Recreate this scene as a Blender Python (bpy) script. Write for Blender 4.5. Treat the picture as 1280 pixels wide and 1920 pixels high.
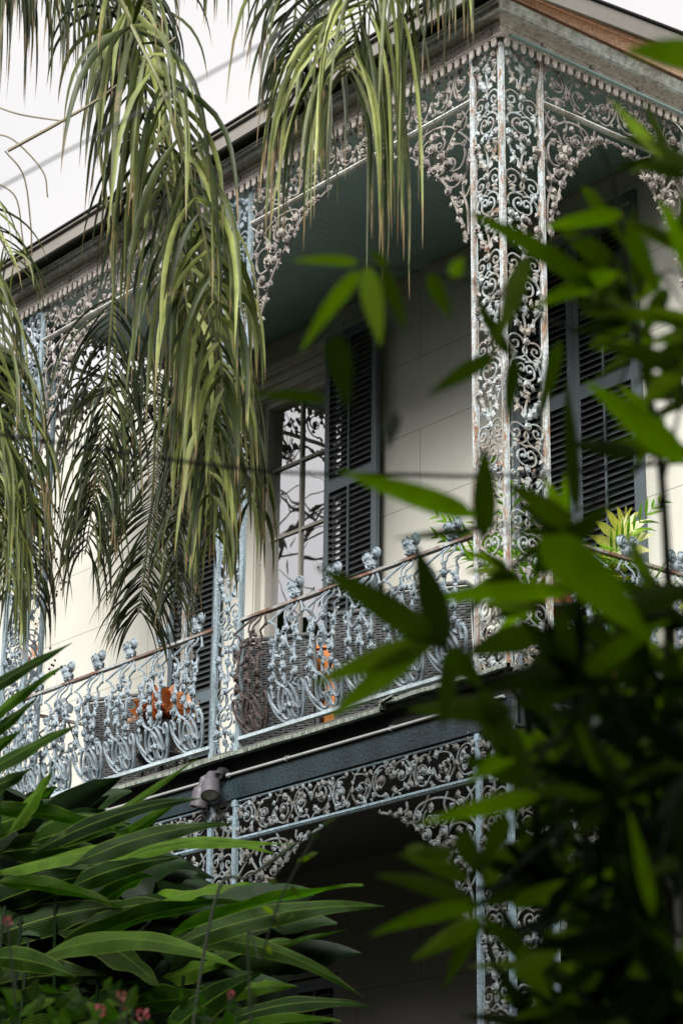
import bpy, math, random
from mathutils import Vector, Matrix, noise
for o in list(bpy.data.objects): bpy.data.objects.remove(o)
R = math.radians
V = Vector
scene = bpy.context.scene
col = scene.collection
# ------------------------------------------------------------------ camera
CAM = V((10.5211, -9.8982, -4.1013))
AX = V((0.63348424, 0.77368622, 0.01036069))      # right
AY = V((0.25266487, -0.21949775, 0.94232754))     # up
AZ = V((-0.73133998, 0.59433187, 0.33453169))     # forward
FPX = 4522.556
cd = bpy.data.cameras.new("camera")
cam = bpy.data.objects.new("camera", cd); col.objects.link(cam)
m = Matrix.Identity(4)
for i in range(3):
    m[i][0] = AX[i]; m[i][1] = AY[i]; m[i][2] = -AZ[i]; m[i][3] = CAM[i]
cam.matrix_world = m
cd.sensor_fit = 'VERTICAL'; cd.sensor_height = 36; cd.sensor_width = 24
cd.lens = FPX / 1920 * 36
cd.clip_start = 0.05; cd.clip_end = 3000
cd.dof.use_dof = True; cd.dof.focus_distance = 15.6; cd.dof.aperture_fstop = 4.6
scene.camera = cam
def at(u, v, d):
    """the world point that stands d metres deep behind photograph pixel u, v"""
    return CAM + (AX * ((u - 640) / FPX) + AY * ((960 - v) / FPX) + AZ) * d
# ------------------------------------------------------------------ sky, sun, exposure
SUN_EL, SUN_AZ = 38, 152          # azimuth measured clockwise from +Y
w = bpy.data.worlds.new("World"); scene.world = w; w.use_nodes = True
nt = w.node_tree; nt.nodes.clear()
def nd(nt, t, **k):
    n = nt.nodes.new(t)
    for a, b in k.items():
        if a.startswith('i_'): n.inputs[a[2:].replace('_', ' ')].default_value = b
        else: setattr(n, a, b)
    return n
out = nd(nt, 'ShaderNodeOutputWorld'); bg = nd(nt, 'ShaderNodeBackground'); bg.inputs[1].default_value = 0.062
sky = nd(nt, 'ShaderNodeTexSky', sky_type='NISHITA'); sky.sun_disc = False
sky.sun_elevation = R(SUN_EL); sky.sun_rotation = R(SUN_AZ)
tc = nd(nt, 'ShaderNodeTexCoord'); mp = nd(nt, 'ShaderNodeMapping'); mp.inputs['Scale'].default_value = (1, 1, 3)
nz = nd(nt, 'ShaderNodeTexNoise'); nz.inputs['Scale'].default_value = 1.6; nz.inputs['Detail'].default_value = 5
rp = nd(nt, 'ShaderNodeValToRGB'); rp.color_ramp.elements[0].color = (9.0, 8.8, 8.7, 1); rp.color_ramp.elements[1].color = (11.0, 10.5, 10.1, 1)
rp.color_ramp.elements[0].position = .35; rp.color_ramp.elements[1].position = .65
mx = nd(nt, 'ShaderNodeMix', data_type='RGBA'); mx.inputs[0].default_value = 0.86
nt.links.new(tc.outputs['Generated'], mp.inputs[0]); nt.links.new(mp.outputs[0], nz.inputs[0]); nt.links.new(nz.outputs[0], rp.inputs[0])
nt.links.new(sky.outputs[0], mx.inputs[6]); nt.links.new(rp.outputs[0], mx.inputs[7]); nt.links.new(mx.outputs[2], bg.inputs[0]); nt.links.new(bg.outputs[0], out.inputs[0])
sd = bpy.data.lights.new("sun", 'SUN'); sd.energy = 4.4; sd.angle = R(26); sd.color = (1, .98, .95)
so = bpy.data.objects.new("sun", sd); col.objects.link(so)
sdir = V((math.sin(R(SUN_AZ)) * math.cos(R(SUN_EL)), math.cos(R(SUN_AZ)) * math.cos(R(SUN_EL)), math.sin(R(SUN_EL))))
so.rotation_euler = sdir.to_track_quat('Z', 'Y').to_euler()
so.location = sdir * 60
vs = scene.view_settings
scene.display_settings.display_device = 'sRGB'
vs.view_transform = 'Standard'; vs.look = 'None'; vs.gamma = 1; vs.use_curve_mapping = False; vs.exposure = 0.86
scene.cycles.use_denoising = True
scene.cycles.max_bounces = 7; scene.cycles.diffuse_bounces = 3; scene.cycles.transparent_max_bounces = 12
scene.cycles.caustics_reflective = False; scene.cycles.caustics_refractive = False
scene.cycles.sample_clamp_indirect = 4

# ------------------------------------------------------------------ object helpers
def tag(o, label=None, cat=None, group=None, kind=None):
    if label: o['label'] = label
    if cat: o['category'] = cat
    if group: o['group'] = group
    if kind: o['kind'] = kind
    return o
def empty(name, loc=(0, 0, 0), rz=0):
    o = bpy.data.objects.new(name, None); col.objects.link(o); o.location = loc; o.rotation_euler = (0, 0, rz)
    o.empty_display_size = .2
    return o
def link(name, me, parent=None, loc=(0, 0, 0), rz=0):
    o = bpy.data.objects.new(name, me); col.objects.link(o); o.location = loc; o.rotation_euler = (0, 0, rz)
    if parent: o.parent = parent
    return o
def copy_tree(o, parent=None, loc=None, rz=None):
    c = o.copy(); col.objects.link(c); c.parent = parent
    if loc is not None: c.location = loc
    if rz is not None: c.rotation_euler = (0, 0, rz)
    for ch in o.children: copy_tree(ch, c)
    return c
class MB:
    """collects simple shapes into one mesh"""
    def __init__(s): s.v = []; s.f = []; s.r = []; s.cur = 0.5; s.ac = {}
    def add(s, vs, fs):
        n = len(s.v); s.v += [tuple(p) for p in vs]; s.f += [tuple(i + n for i in f) for f in fs]; s.r += [s.cur] * len(vs)
    def box(s, x0, x1, y0, y1, z0, z1):
        s.add([(x0, y0, z0), (x1, y0, z0), (x1, y1, z0), (x0, y1, z0), (x0, y0, z1), (x1, y0, z1), (x1, y1, z1), (x0, y1, z1)],
              [(0, 3, 2, 1), (4, 5, 6, 7), (0, 1, 5, 4), (1, 2, 6, 5), (2, 3, 7, 6), (3, 0, 4, 7)])
    def obox(s, c, ax, ay, az):
        """box by centre and three half-axis vectors"""
        c, ax, ay, az = V(c), V(ax), V(ay), V(az)
        s.add([c - ax - ay - az, c + ax - ay - az, c + ax + ay - az, c - ax + ay - az, c - ax - ay + az, c + ax - ay + az, c + ax + ay + az, c - ax + ay + az],
              [(0, 3, 2, 1), (4, 5, 6, 7), (0, 1, 5, 4), (1, 2, 6, 5), (2, 3, 7, 6), (3, 0, 4, 7)])
    def tube(s, pts, r, n=5, up=None, cap=True, sq=1.0):
        pts = [V(p) for p in pts]; k = len(pts)
        rr = r if isinstance(r, (list, tuple)) else [r] * k
        N0 = V(up) if up else None
        ring = []; prev = None
        for i, p in enumerate(pts):
            t = (pts[min(i + 1, k - 1)] - pts[max(i - 1, 0)])
            if t.length < 1e-9: t = V((0, 0, 1))
            t.normalize()
            if N0: b = N0
            else:
                b = prev if prev is not None else (V((0, 0, 1)) if abs(t.z) < .9 else V((1, 0, 0)))
            a = t.cross(b)
            if a.length < 1e-6: a = t.cross(V((0, 0, 1)) + V((.3, .1, 0)))
            a.normalize(); b = a.cross(t).normalized(); prev = b
            for j in range(n):
                q = 2 * math.pi * (j + .5) / n
                ring.append(p + a * math.cos(q) * rr[i] + b * math.sin(q) * rr[i] * sq)
        fs = []
        for i in range(k - 1):
            for j in range(n):
                a0 = i * n + j; a1 = i * n + (j + 1) % n
                fs.append((a0, a1, a1 + n, a0 + n))
        if cap: fs.append(tuple(range(n))[::-1]); fs.append(tuple((k - 1) * n + j for j in range(n)))
        s.add(ring, fs)
    def lathe(s, prof, c=(0, 0, 0), n=16, axis=None, sx=None):
        """profile [(r, h)] turned round the axis"""
        az = V(axis or (0, 0, 1)).normalized(); t = V((1, 0, 0)) if abs(az.x) < .9 else V((0, 1, 0))
        ax = az.cross(t).normalized(); ay = az.cross(ax); c = V(c)
        vs = []; fs = []
        for r, h in prof:
            for j in range(n):
                q = 2 * math.pi * j / n; vs.append(c + ax * math.cos(q) * r + ay * math.sin(q) * r + az * h)
        for i in range(len(prof) - 1):
            for j in range(n):
                a = i * n + j; b = i * n + (j + 1) % n; fs.append((a, b, b + n, a + n))
        fs.append(tuple(range(n))[::-1]); fs.append(tuple((len(prof) - 1) * n + j for j in range(n)))
        s.add(vs, fs)
    # cast-iron ornaments lie in the local x z plane and bulge to the front, -y
    def rose(s, x, z, r, y=0.0, ph=None):
        ph = random.uniform(0, 6.28) if ph is None else ph
        n, k = 10, 5; vs = [V((x, y - r * .62, z))]
        for i in range(1, k + 1):
            rho = i / k
            for j in range(n):
                th = 2 * math.pi * j / n + ph
                lob = 1 + (.12 * math.cos(5 * th) if i == k else 0)
                h = .62 * (1 - rho ** 2) + .24 * math.cos(6.28 * (1.9 * rho - j / n * 1.0)) * min(1, rho * 2)
                vs.append(V((x + r * rho * lob * math.cos(th), y - r * max(h, -.05), z + r * rho * lob * math.sin(th))))
        vs.append(V((x, y + r * .3, z)))
        fs = [(0, 1 + j, 1 + (j + 1) % n) for j in range(n)]
        for i in range(k - 1):
            for j in range(n):
                a = 1 + i * n + j; b = 1 + i * n + (j + 1) % n; fs.append((a, a + n, b + n, b))
        L = len(vs) - 1; o = 1 + (k - 1) * n
        fs += [(L, o + (j + 1) % n, o + j) for j in range(n)]
        s.add(vs, fs)
    def leaf(s, x, z, a, l, y=0.0, wd=.8, lobes=3):
        """a lobed, domed cast leaf from x z towards angle a (0 = +x)"""
        if lobes == 3: o = [(0, 0), (.12, .3), (.2, .5), (.42, .36), (.55, .5), (.66, .26), (1, 0)]
        else: o = [(0, 0), (.2, .28), (.5, .36), (.8, .18), (1, 0)]
        o2 = [(u, v * wd) for u, v in o] + [(u, -v * wd) for u, v in o[-2:0:-1]]
        ca, sa = math.cos(a), math.sin(a); tl = random.uniform(-.25, .1)
        P = lambda u, v, h: V((x + l * (u * ca - v * sa), y - l * (h + tl * u), z + l * (u * sa + v * ca)))
        vs = [P(u, v, 0.02 + .06 * math.sin(u * 9)) for u, v in o2]
        n = len(vs); vs += [P(.35, 0, .22), P(.7, 0, .16), P(.45, 0, -.06)]
        fs = []
        for j in range(n):
            b = (j + 1) % n; um = (o2[j][0] + o2[b][0]) / 2
            fs.append((b, j, n if um < .52 else n + 1)); fs.append((j, b, n + 2))
        fs.append((n, n + 1, len(o) - 3)); fs.append((n + 1, n, (n - (len(o) - 3)) % n))
        s.add(vs, fs)
    def ball(s, x, z, r, y=0.0, n=6):
        s.lathe([(r * .5, -r * .85), (r, -r * .3), (r, r * .3), (r * .5, r * .85)], (x, y, z), n)
    def curve(s, pts, r, y=0.0, n=4, sub=5, ends=True, taper=None):
        """smooth cast stem through 2-D or 3-D control points"""
        P = [V((p[0], (p[2] if len(p) > 2 else 0) + y, p[1])) for p in pts]
        q = spline(P, sub); k = len(q)
        rr = [r * (1 - (taper or 0) * i / (k - 1)) for i in range(k)]
        s.tube(q, rr, n, up=(0, 1, 0))
    def scroll(s, x, z, r0, a0, turns, r, y=0.0, r1=.22, knob=True):
        """spiral of radius r0 from angle a0 winding in; turns < 0 goes clockwise"""
        k = max(6, int(abs(turns) * 12)); pts = []
        for i in range(k + 1):
            t = i / k; q = a0 + turns * 6.283 * t; ro = r0 * (1 - (1 - r1) * t ** .8)
            pts.append((x + ro * math.cos(q), y, z + ro * math.sin(q)))
        s.tube(pts, [r * (1 - .3 * i / k) for i in range(k + 1)], 4, up=(0, 1, 0))
        if knob: s.ball(pts[-1][0], pts[-1][2], r * 1.5, y)
    def build(s, name, mat, parent=None, loc=(0, 0, 0), rz=0, smooth=True, bevel=0):
        me = bpy.data.meshes.new(name); me.from_pydata(s.v, [], s.f); me.update()
        a = me.attributes.new('rnd', 'FLOAT', 'POINT'); a.data.foreach_set('value', s.r)
        if s.ac:
            a2 = me.attributes.new('acr', 'FLOAT', 'POINT'); a2.data.foreach_set('value', [s.ac.get(i, .4) for i in range(len(s.v))])
        for mm in (mat if isinstance(mat, (list, tuple)) else [mat]): me.materials.append(mm)
        if smooth:
            me.polygons.foreach_set('use_smooth', [True] * len(me.polygons))
            try: me.set_sharp_from_angle(angle=R(42))
            except Exception: pass
        o = link(name, me, parent, loc, rz)
        if bevel:
            b = o.modifiers.new('bevel', 'BEVEL'); b.width = bevel; b.segments = 2; b.limit_method = 'ANGLE'
        return o
def spline(P, sub=5):
    """Catmull-Rom through P"""
    P = [V(p) for p in P]
    if len(P) < 3: return [P[0].lerp(P[-1], i / sub) for i in range(sub + 1)]
    Q = [P[0] * 2 - P[1]] + P + [P[-1] * 2 - P[-2]]; out = []
    for i in range(1, len(Q) - 2):
        a, b, c, d = Q[i - 1:i + 3]
        for k in range(sub):
            t = k / sub
            out.append(.5 * ((2 * b) + (c - a) * t + (2 * a - 5 * b + 4 * c - d) * t * t + (3 * b - a - 3 * c + d) * t ** 3))
    out.append(P[-1]); return out

# ------------------------------------------------------------------ materials
def new_mat(name):
    m = bpy.data.materials.new(name); m.use_nodes = True; nt = m.node_tree
    return m, nt, nt.nodes['Principled BSDF'], nt.links.new
def noise_n(nt, scale, detail=4, rough=.6, vec=None, stretch=None):
    n = nd(nt, 'ShaderNodeTexNoise'); n.inputs['Scale'].default_value = scale; n.inputs['Detail'].default_value = detail; n.inputs['Roughness'].default_value = rough
    tc = nd(nt, 'ShaderNodeTexCoord'); src = tc.outputs['Object']
    g = nd(nt, 'ShaderNodeNewGeometry'); src = g.outputs['Position']
    if stretch:
        mp = nd(nt, 'ShaderNodeMapping'); mp.inputs['Scale'].default_value = stretch; nt.links.new(src, mp.inputs[0]); src = mp.outputs[0]
    nt.links.new(src, n.inputs['Vector']); return n
def ramp(nt, fac, stops):
    r = nd(nt, 'ShaderNodeValToRGB'); e = r.color_ramp.elements
    while len(e) < len(stops): e.new(.5)
    for i, (p, c) in enumerate(stops): e[i].position = p; e[i].color = (*c, 1) if len(c) == 3 else c
    nt.links.new(fac, r.inputs[0]); return r
def mixc(nt, fac, a, b, mode='MIX'):
    m = nd(nt, 'ShaderNodeMix', data_type='RGBA', blend_type=mode)
    for s, i in ((fac, 0), (a, 6), (b, 7)):
        if hasattr(s, 'default_value') or hasattr(s, 'is_linked'): nt.links.new(s, m.inputs[i])
        else: m.inputs[i].default_value = s if i == 0 else ((*s, 1) if len(s) == 3 else s)
    return m.outputs[2]
def bump(nt, B, h, dist, strength=1):
    b = nd(nt, 'ShaderNodeBump'); b.inputs['Distance'].default_value = dist; b.inputs['Strength'].default_value = strength
    nt.links.new(h, b.inputs['Height']); nt.links.new(b.outputs[0], B.inputs['Normal']); return b
def weathered(name, base, second, rust, p2=.5, prust=.66, scale=5, rough=.55, stretch=None, metallic=0, fleck=None, w2=.06):
    """old paint: two coats in patches, rust where both are gone, small flecks"""
    m, nt, B, L = new_mat(name)
    n1 = noise_n(nt, scale, 6, .65, stretch=stretch); n2 = noise_n(nt, scale * 2.3, 8, .7, stretch=stretch); n3 = noise_n(nt, scale * 16, 3, .6)
    f1 = ramp(nt, n1.outputs[0], [(p2 - w2, (0, 0, 0)), (p2 + w2, (1, 1, 1))]); f2 = ramp(nt, n2.outputs[0], [(prust - .03, (0, 0, 0)), (prust + .03, (1, 1, 1))])
    c = mixc(nt, f1.outputs[0], base, second); c = mixc(nt, f2.outputs[0], c, rust)
    f3 = ramp(nt, n3.outputs[0], [(.3, (.55, .55, .55)), (.6, (1.1, 1.1, 1.1))])
    c = mixc(nt, 1.0, c, f3.outputs[0], 'MULTIPLY')
    L(c, B.inputs['Base Color']); B.inputs['Roughness'].default_value = rough; B.inputs['Metallic'].default_value = metallic
    bump(nt, B, n3.outputs[0], .006, .9); return m
def plain(name, c, rough=.6, var=.25, scale=6, bmp=.0, spec=.5, stretch=None):
    m, nt, B, L = new_mat(name)
    n = noise_n(nt, scale, 6, .6, stretch=stretch)
    r = ramp(nt, n.outputs[0], [(.3, tuple(x * (1 - var) for x in c)), (.7, tuple(min(1, x * (1 + var)) for x in c))])
    L(r.outputs[0], B.inputs['Base Color']); B.inputs['Roughness'].default_value = rough; B.inputs['Specular IOR Level'].default_value = spec
    if bmp:
        n2 = noise_n(nt, scale * 8, 4, .6, stretch=stretch); bump(nt, B, n2.outputs[0], bmp)
    return m
def leafmat(name, c0, c1, trans=(.25, .45, .03), tw=.35, rough=.4, tip=None, bmp=None, spec=.5, veins=None, browntip=False):
    """leaf: tint per leaf from the rnd attribute, thin and translucent"""
    m, nt, B, L = new_mat(name)
    at_ = nd(nt, 'ShaderNodeAttribute', attribute_name='rnd')
    r = ramp(nt, at_.outputs['Fac'], [(0, c0), (.5, tuple(a_ * .72 + b_ * .28 for a_, b_ in zip(c0, c1))), (1, c1)])
    n = noise_n(nt, 9, 3, .6); f = ramp(nt, n.outputs[0], [(.35, (.72, .72, .72)), (.65, (1.15, 1.15, 1.1))])
    c = mixc(nt, 1.0, r.outputs[0], f.outputs[0], 'MULTIPLY')
    if browntip:
        aa = nd(nt, 'ShaderNodeAttribute', attribute_name='acr'); n8 = noise_n(nt, 5, 2, .5); ad = nd(nt, 'ShaderNodeMath', operation='ADD'); L(aa.outputs['Fac'], ad.inputs[0]); L(n8.outputs[0], ad.inputs[1])
        bt = ramp(nt, ad.outputs[0], [(.0, (0, 0, 0)), (1, (1, 1, 1))]); bt.color_ramp.elements[0].position = .0
        mr = nd(nt, 'ShaderNodeMapRange'); mr.inputs[1].default_value = 1.34; mr.inputs[2].default_value = 1.5; L(ad.outputs[0], mr.inputs[0]); c = mixc(nt, mr.outputs[0], c, (.23, .15, .07)); nt.nodes.remove(bt)
    if veins:
        aa = nd(nt, 'ShaderNodeAttribute', attribute_name='acr'); mt = nd(nt, 'ShaderNodeMath', operation='MULTIPLY'); mt.inputs[1].default_value = 44; L(aa.outputs['Fac'], mt.inputs[0])
        sn = nd(nt, 'ShaderNodeMath', operation='SINE'); L(mt.outputs[0], sn.inputs[0]); vr = ramp(nt, sn.outputs[0], [(0, (.86, .87, .84)), (.7, (1.06, 1.06, 1.03))]); c = mixc(nt, 1.0, c, vr.outputs[0], 'MULTIPLY')
        ab = nd(nt, 'ShaderNodeMath', operation='ABSOLUTE'); L(aa.outputs['Fac'], ab.inputs[0])
        er = ramp(nt, ab.outputs[0], [(.03, (.5, .5, .5)), (.07, (0, 0, 0)), (.90, (0, 0, 0)), (.97, (.6, .6, .6))]); c = mixc(nt, er.outputs[0], c, veins)
        n7 = noise_n(nt, 26, 5, .75); f7 = ramp(nt, n7.outputs[0], [(.66, (0, 0, 0)), (.72, (1, 1, 1))]); c = mixc(nt, f7.outputs[0], c, (.12, .10, .035))
        bump(nt, B, sn.outputs[0], .0012, .5)
    if tip:
        n4 = noise_n(nt, 3.3, 4, .7); f4 = ramp(nt, n4.outputs[0], [(.63, (0, 0, 0)), (.7, (1, 1, 1))]); c = mixc(nt, f4.outputs[0], c, tip)
    L(c, B.inputs['Base Color']); B.inputs['Roughness'].default_value = rough; B.inputs['Specular IOR Level'].default_value = spec
    t = nd(nt, 'ShaderNodeBsdfTranslucent'); tm = mixc(nt, 1.0, c, tuple(x * 8 for x in trans), 'MULTIPLY'); L(tm, t.inputs[0])
    
    ms = nd(nt, 'ShaderNodeMixShader'); ms.inputs[0].default_value = tw
    o = nt.nodes['Material Output']; L(B.outputs[0], ms.inputs[1]); L(t.outputs[0], ms.inputs[2]); L(ms.outputs[0], o.inputs[0])
    return m
M = {}
M['iron_blue'] = weathered('railing iron paint', (.25, .305, .34), (.145, .185, .21), (.10, .07, .05), .52, .68, 9, .45)
M['post_blue'] = weathered('blue grey post paint', (.30, .38, .42), (.20, .25, .27), (.13, .08, .05), .52, .66, 4, .5, stretch=(9, 9, 1.3))
M['iron_taupe'] = weathered('upper iron paint', (.31, .282, .252), (.165, .147, .132), (.14, .08, .05), .5, .70, 7, .6)
M['iron_pale'] = weathered('column iron paint', (.36, .405, .415), (.255, .23, .20), (.22, .10, .05), .5, .63, 5, .5)
M['iron_low'] = weathered('shade darkened lower iron', (.20, .235, .245), (.11, .105, .095), (.10, .06, .04), .5, .66, 7, .5)  # ironwork of the lower storey, its shadow put into the colour
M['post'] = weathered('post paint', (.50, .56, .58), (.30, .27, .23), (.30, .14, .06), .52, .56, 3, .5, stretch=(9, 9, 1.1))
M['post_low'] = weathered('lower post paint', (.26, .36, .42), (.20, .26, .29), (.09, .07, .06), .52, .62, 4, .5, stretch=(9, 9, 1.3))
M['iron_rusty'] = weathered('bare rusted iron', (.060, .045, .042), (.04, .03, .028), (.10, .05, .03), .5, .62, 9, .6)
M['rail'] = weathered('hand rail paint', (.36, .38, .37), (.15, .10, .08), (.16, .075, .045), .48, .55, 2.2, .5)
M['rail_low'] = weathered('foot rail paint', (.42, .50, .53), (.30, .35, .37), (.20, .11, .07), .55, .64, 3.2, .5)
M['trim'] = weathered('trim paint', (.54, .55, .52), (.36, .33, .29), (.26, .15, .09), .52, .66, 4, .5)
M['cornice'] = weathered('cornice metal paint', (.44, .39, .35), (.58, .54, .49), (.26, .21, .18), .56, .70, 2.2, .55, stretch=(1.5, 1.5, 1))
M['crown'] = weathered('crown metal paint', (.45, .43, .40), (.60, .64, .64), (.19, .15, .13), .50, .74, 1.2, .5)
M['eave'] = plain('eave board paint', (.20, .185, .165), .6, .18, 1.5, .002)
M['copper'] = weathered('orange bare wood', (.62, .36, .23), (.50, .33, .23), (.40, .28, .18), .55, .68, 2.2, .5, stretch=(1, 1, 4))
M['beam'] = weathered('blue green beam paint', (.017, .032, .039), (.011, .021, .026), (.08, .10, .095), .5, .76, 3, .4, stretch=(1, 1, .3))
M['joist'] = plain('tarred joist', (.012, .012, .012), .8, .3)
M['deck_edge'] = weathered('weathered deck flashing', (.28, .31, .27), (.16, .19, .15), (.04, .045, .035), .5, .58, 6, .6, stretch=(5, 5, 1))
M['deck'] = plain('deck boards', (.10, .10, .09), .7, .3, 3)
M['slate'] = plain('slate blue shutter paint', (.085, .108, .120), .38, .15, 3, .001)
M['slat'] = plain('shade black shutter slats', (.006, .007, .008), .9, .15, 5)  # slats blackened to stand in for the shade between louvres
M['casing'] = plain('cream joinery paint', (.50, .48, .42), .45, .08, 2, .001)
M['muntin'] = plain('putty grey sash paint', (.34, .32, .27), .4, .1, 3)
M['conduit'] = plain('grey pipe', (.30, .31, .30), .4, .15, 4)
M['lamp'] = plain('grey violet lamp housing', (.075, .068, .080), .5, .12, 20, .0008)
M['lens'] = plain('lamp glass', (.42, .39, .31), .12, .2, 60, .002)
M['ginger_back'] = leafmat('shaded ginger leaf', (.004, .012, .003), (.012, .032, .005), (.05, .09, .01), .1, .6, spec=.15)  # dark ginger copy, shade inside the clump put into the colour
M['steel'] = plain('lamp reflector', (.7, .68, .6), .1, .1)
M['wicker'] = plain('black wicker', (.085, .09, .09), .38, .5, 30)
M['dark'] = plain('black frame', (.02, .02, .022), .5, .2)
M['orange'] = plain('orange varnished wood', (.38, .12, .02), .35, .22, 3, stretch=(8, 8, 1))
M['terra'] = plain('terracotta', (.42, .15, .07), .7, .2, 6)
M['bark'] = plain('bark', (.06, .05, .04), .9, .4, 5, .01)
M['cane'] = plain('bamboo cane', (.016, .026, .008), .8, .3, 4)
M['twig'] = plain('dry stalk', (.20, .17, .10), .7, .3, 8)
M['white'] = plain('white wire', (.8, .8, .78), .4, .05)
M['cable'] = plain('black cable sheath', (.008, .009, .01), .9, .1, spec=.1)
M['room'] = plain('dark room', (.05, .045, .04), .9, .1)
M['curtain'] = plain('tan curtain', (.30, .25, .19), .9, .12, 5, .004, stretch=(10, 10, .3))
M['soil'] = plain('garden soil', (.035, .04, .02), .95, .5, .8, .02)
# wall: painted stucco scored like ashlar
def wallmat(name, c):
    m, nt, B, L = new_mat(name)
    g = nd(nt, 'ShaderNodeNewGeometry'); mp = nd(nt, 'ShaderNodeMapping')
    sx = nd(nt, 'ShaderNodeSeparateXYZ'); cx = nd(nt, 'ShaderNodeCombineXYZ')
    L(g.outputs['Position'], sx.inputs[0]); L(sx.outputs[0], cx.inputs[0]); L(sx.outputs[2], cx.inputs[1])
    L(cx.outputs[0], mp.inputs[0]); mp.inputs['Location'].default_value = (3.15 - .02, -3.04 + 6.3, 0)
    br = nd(nt, 'ShaderNodeTexBrick'); L(mp.outputs[0], br.inputs[0])
    br.inputs['Scale'].default_value = 1; br.inputs['Brick Width'].default_value = 1.5; br.inputs['Row Height'].default_value = .63
    br.inputs['Mortar Size'].default_value = .0035; br.inputs['Mortar Smooth'].default_value = .1
    br.inputs['Color1'].default_value = (*c, 1); br.inputs['Color2'].default_value = (*[x * .985 for x in c], 1); br.inputs['Mortar'].default_value = (*[x * .42 for x in c], 1)
    n = noise_n(nt, .9, 5, .6); f = ramp(nt, n.outputs[0], [(.3, (.93, .93, .92)), (.7, (1.03, 1.03, 1.03))])
    n5 = noise_n(nt, 1.3, 5, .6, stretch=(1.5, 1.5, .35)); f5 = ramp(nt, n5.outputs[0], [(.5, (1, 1, 1)), (.8, (.86, .86, .83))])
    cc = mixc(nt, 1.0, br.outputs[0], f.outputs[0], 'MULTIPLY'); cc = mixc(nt, 1.0, cc, f5.outputs[0], 'MULTIPLY')
    L(cc, B.inputs['Base Color']); B.inputs['Roughness'].default_value = .75
    n2 = noise_n(nt, 40, 4, .6); bump(nt, B, n2.outputs[0], .004, .6); return m
M['wall'] = wallmat('scored stucco', (.52, .512, .455)); M['wall_low'] = wallmat('shade darkened scored stucco', (.15, .142, .125))  # ground floor copy of the wall darkened to stand in for porch shade
# ceiling
M['ceiling'] = plain('teal porch ceiling paint', (.22, .33, .32), .45, .1, 2)
# window glass: clear, mirror-like at a slant
def glass():
    m, nt, B, L = new_mat('window glass'); nt.nodes.remove(B)
    g = nd(nt, 'ShaderNodeBsdfGlossy'); g.inputs['Roughness'].default_value = 0.0; g.inputs[0].default_value = (.97, .98, 1, 1)
    t = nd(nt, 'ShaderNodeBsdfTransparent'); t.inputs[0].default_value = (.85, .88, .86, 1)
    ms = nd(nt, 'ShaderNodeMixShader'); fr = nd(nt, 'ShaderNodeFresnel'); fr.inputs[0].default_value = 9.0
    n = noise_n(nt, 1.3, 2, .5); b = nd(nt, 'ShaderNodeBump'); b.inputs['Distance'].default_value = .0022; L(n.outputs[0], b.inputs['Height']); L(b.outputs[0], g.inputs['Normal'])
    L(fr.outputs[0], ms.inputs[0]); L(t.outputs[0], ms.inputs[1]); L(g.outputs[0], ms.inputs[2]); L(ms.outputs[0], nt.nodes['Material Output'].inputs[0]); return m
M['glass'] = glass()
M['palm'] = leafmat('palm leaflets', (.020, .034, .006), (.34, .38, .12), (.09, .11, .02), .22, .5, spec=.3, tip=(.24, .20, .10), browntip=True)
M['palm_dark'] = leafmat('shaded palm leaflets', (.010, .018, .005), (.12, .145, .05), (.05, .07, .02), .10, .55, spec=.3, browntip=True)  # second set of palm leaflets with shade put into a darker colour
M['rachis'] = plain('palm midrib', (.16, .17, .06), .5, .3, 8)
M['ginger'] = leafmat('ginger leaf', (.006, .020, .003), (.070, .14, .010), (.13, .24, .02), .30, .5, tip=(.06, .085, .02), spec=.12, veins=(.13, .19, .035))
M['bamboo'] = leafmat('bamboo leaf', (.003, .008, .001), (.22, .33, .010), (.17, .24, .01), .34, .55, spec=.12)
M['fern'] = leafmat('porch plant leaf', (.10, .20, .03), (.25, .36, .05), (.22, .34, .03), .35, .4)
M['lime'] = leafmat('lime philodendron leaf', (.24, .27, .02), (.36, .37, .04), (.14, .14, .01), .35, .35)
M['croton'] = leafmat('orange croton leaf', (.34, .15, .06), (.58, .38, .26), (.2, .08, .02), .3, .4)
M['petal'] = leafmat('pink petal', (.42, .05, .08), (.60, .28, .28), (.12, .02, .02), .2, .6)
M['hedge'] = leafmat('garden foliage', (.010, .022, .006), (.028, .05, .012), (.02, .04, .006), .06, .7, spec=.2)
# ================================================================== SETTING
random.seed(7)
g = MB(); g.add([(-400, -400, -5.7), (400, -400, -5.7), (400, 400, -5.7), (-400, 400, -5.7)], [(0, 1, 2, 3)])
tag(g.build('ground', M['soil'], smooth=False), kind='structure')

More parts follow.
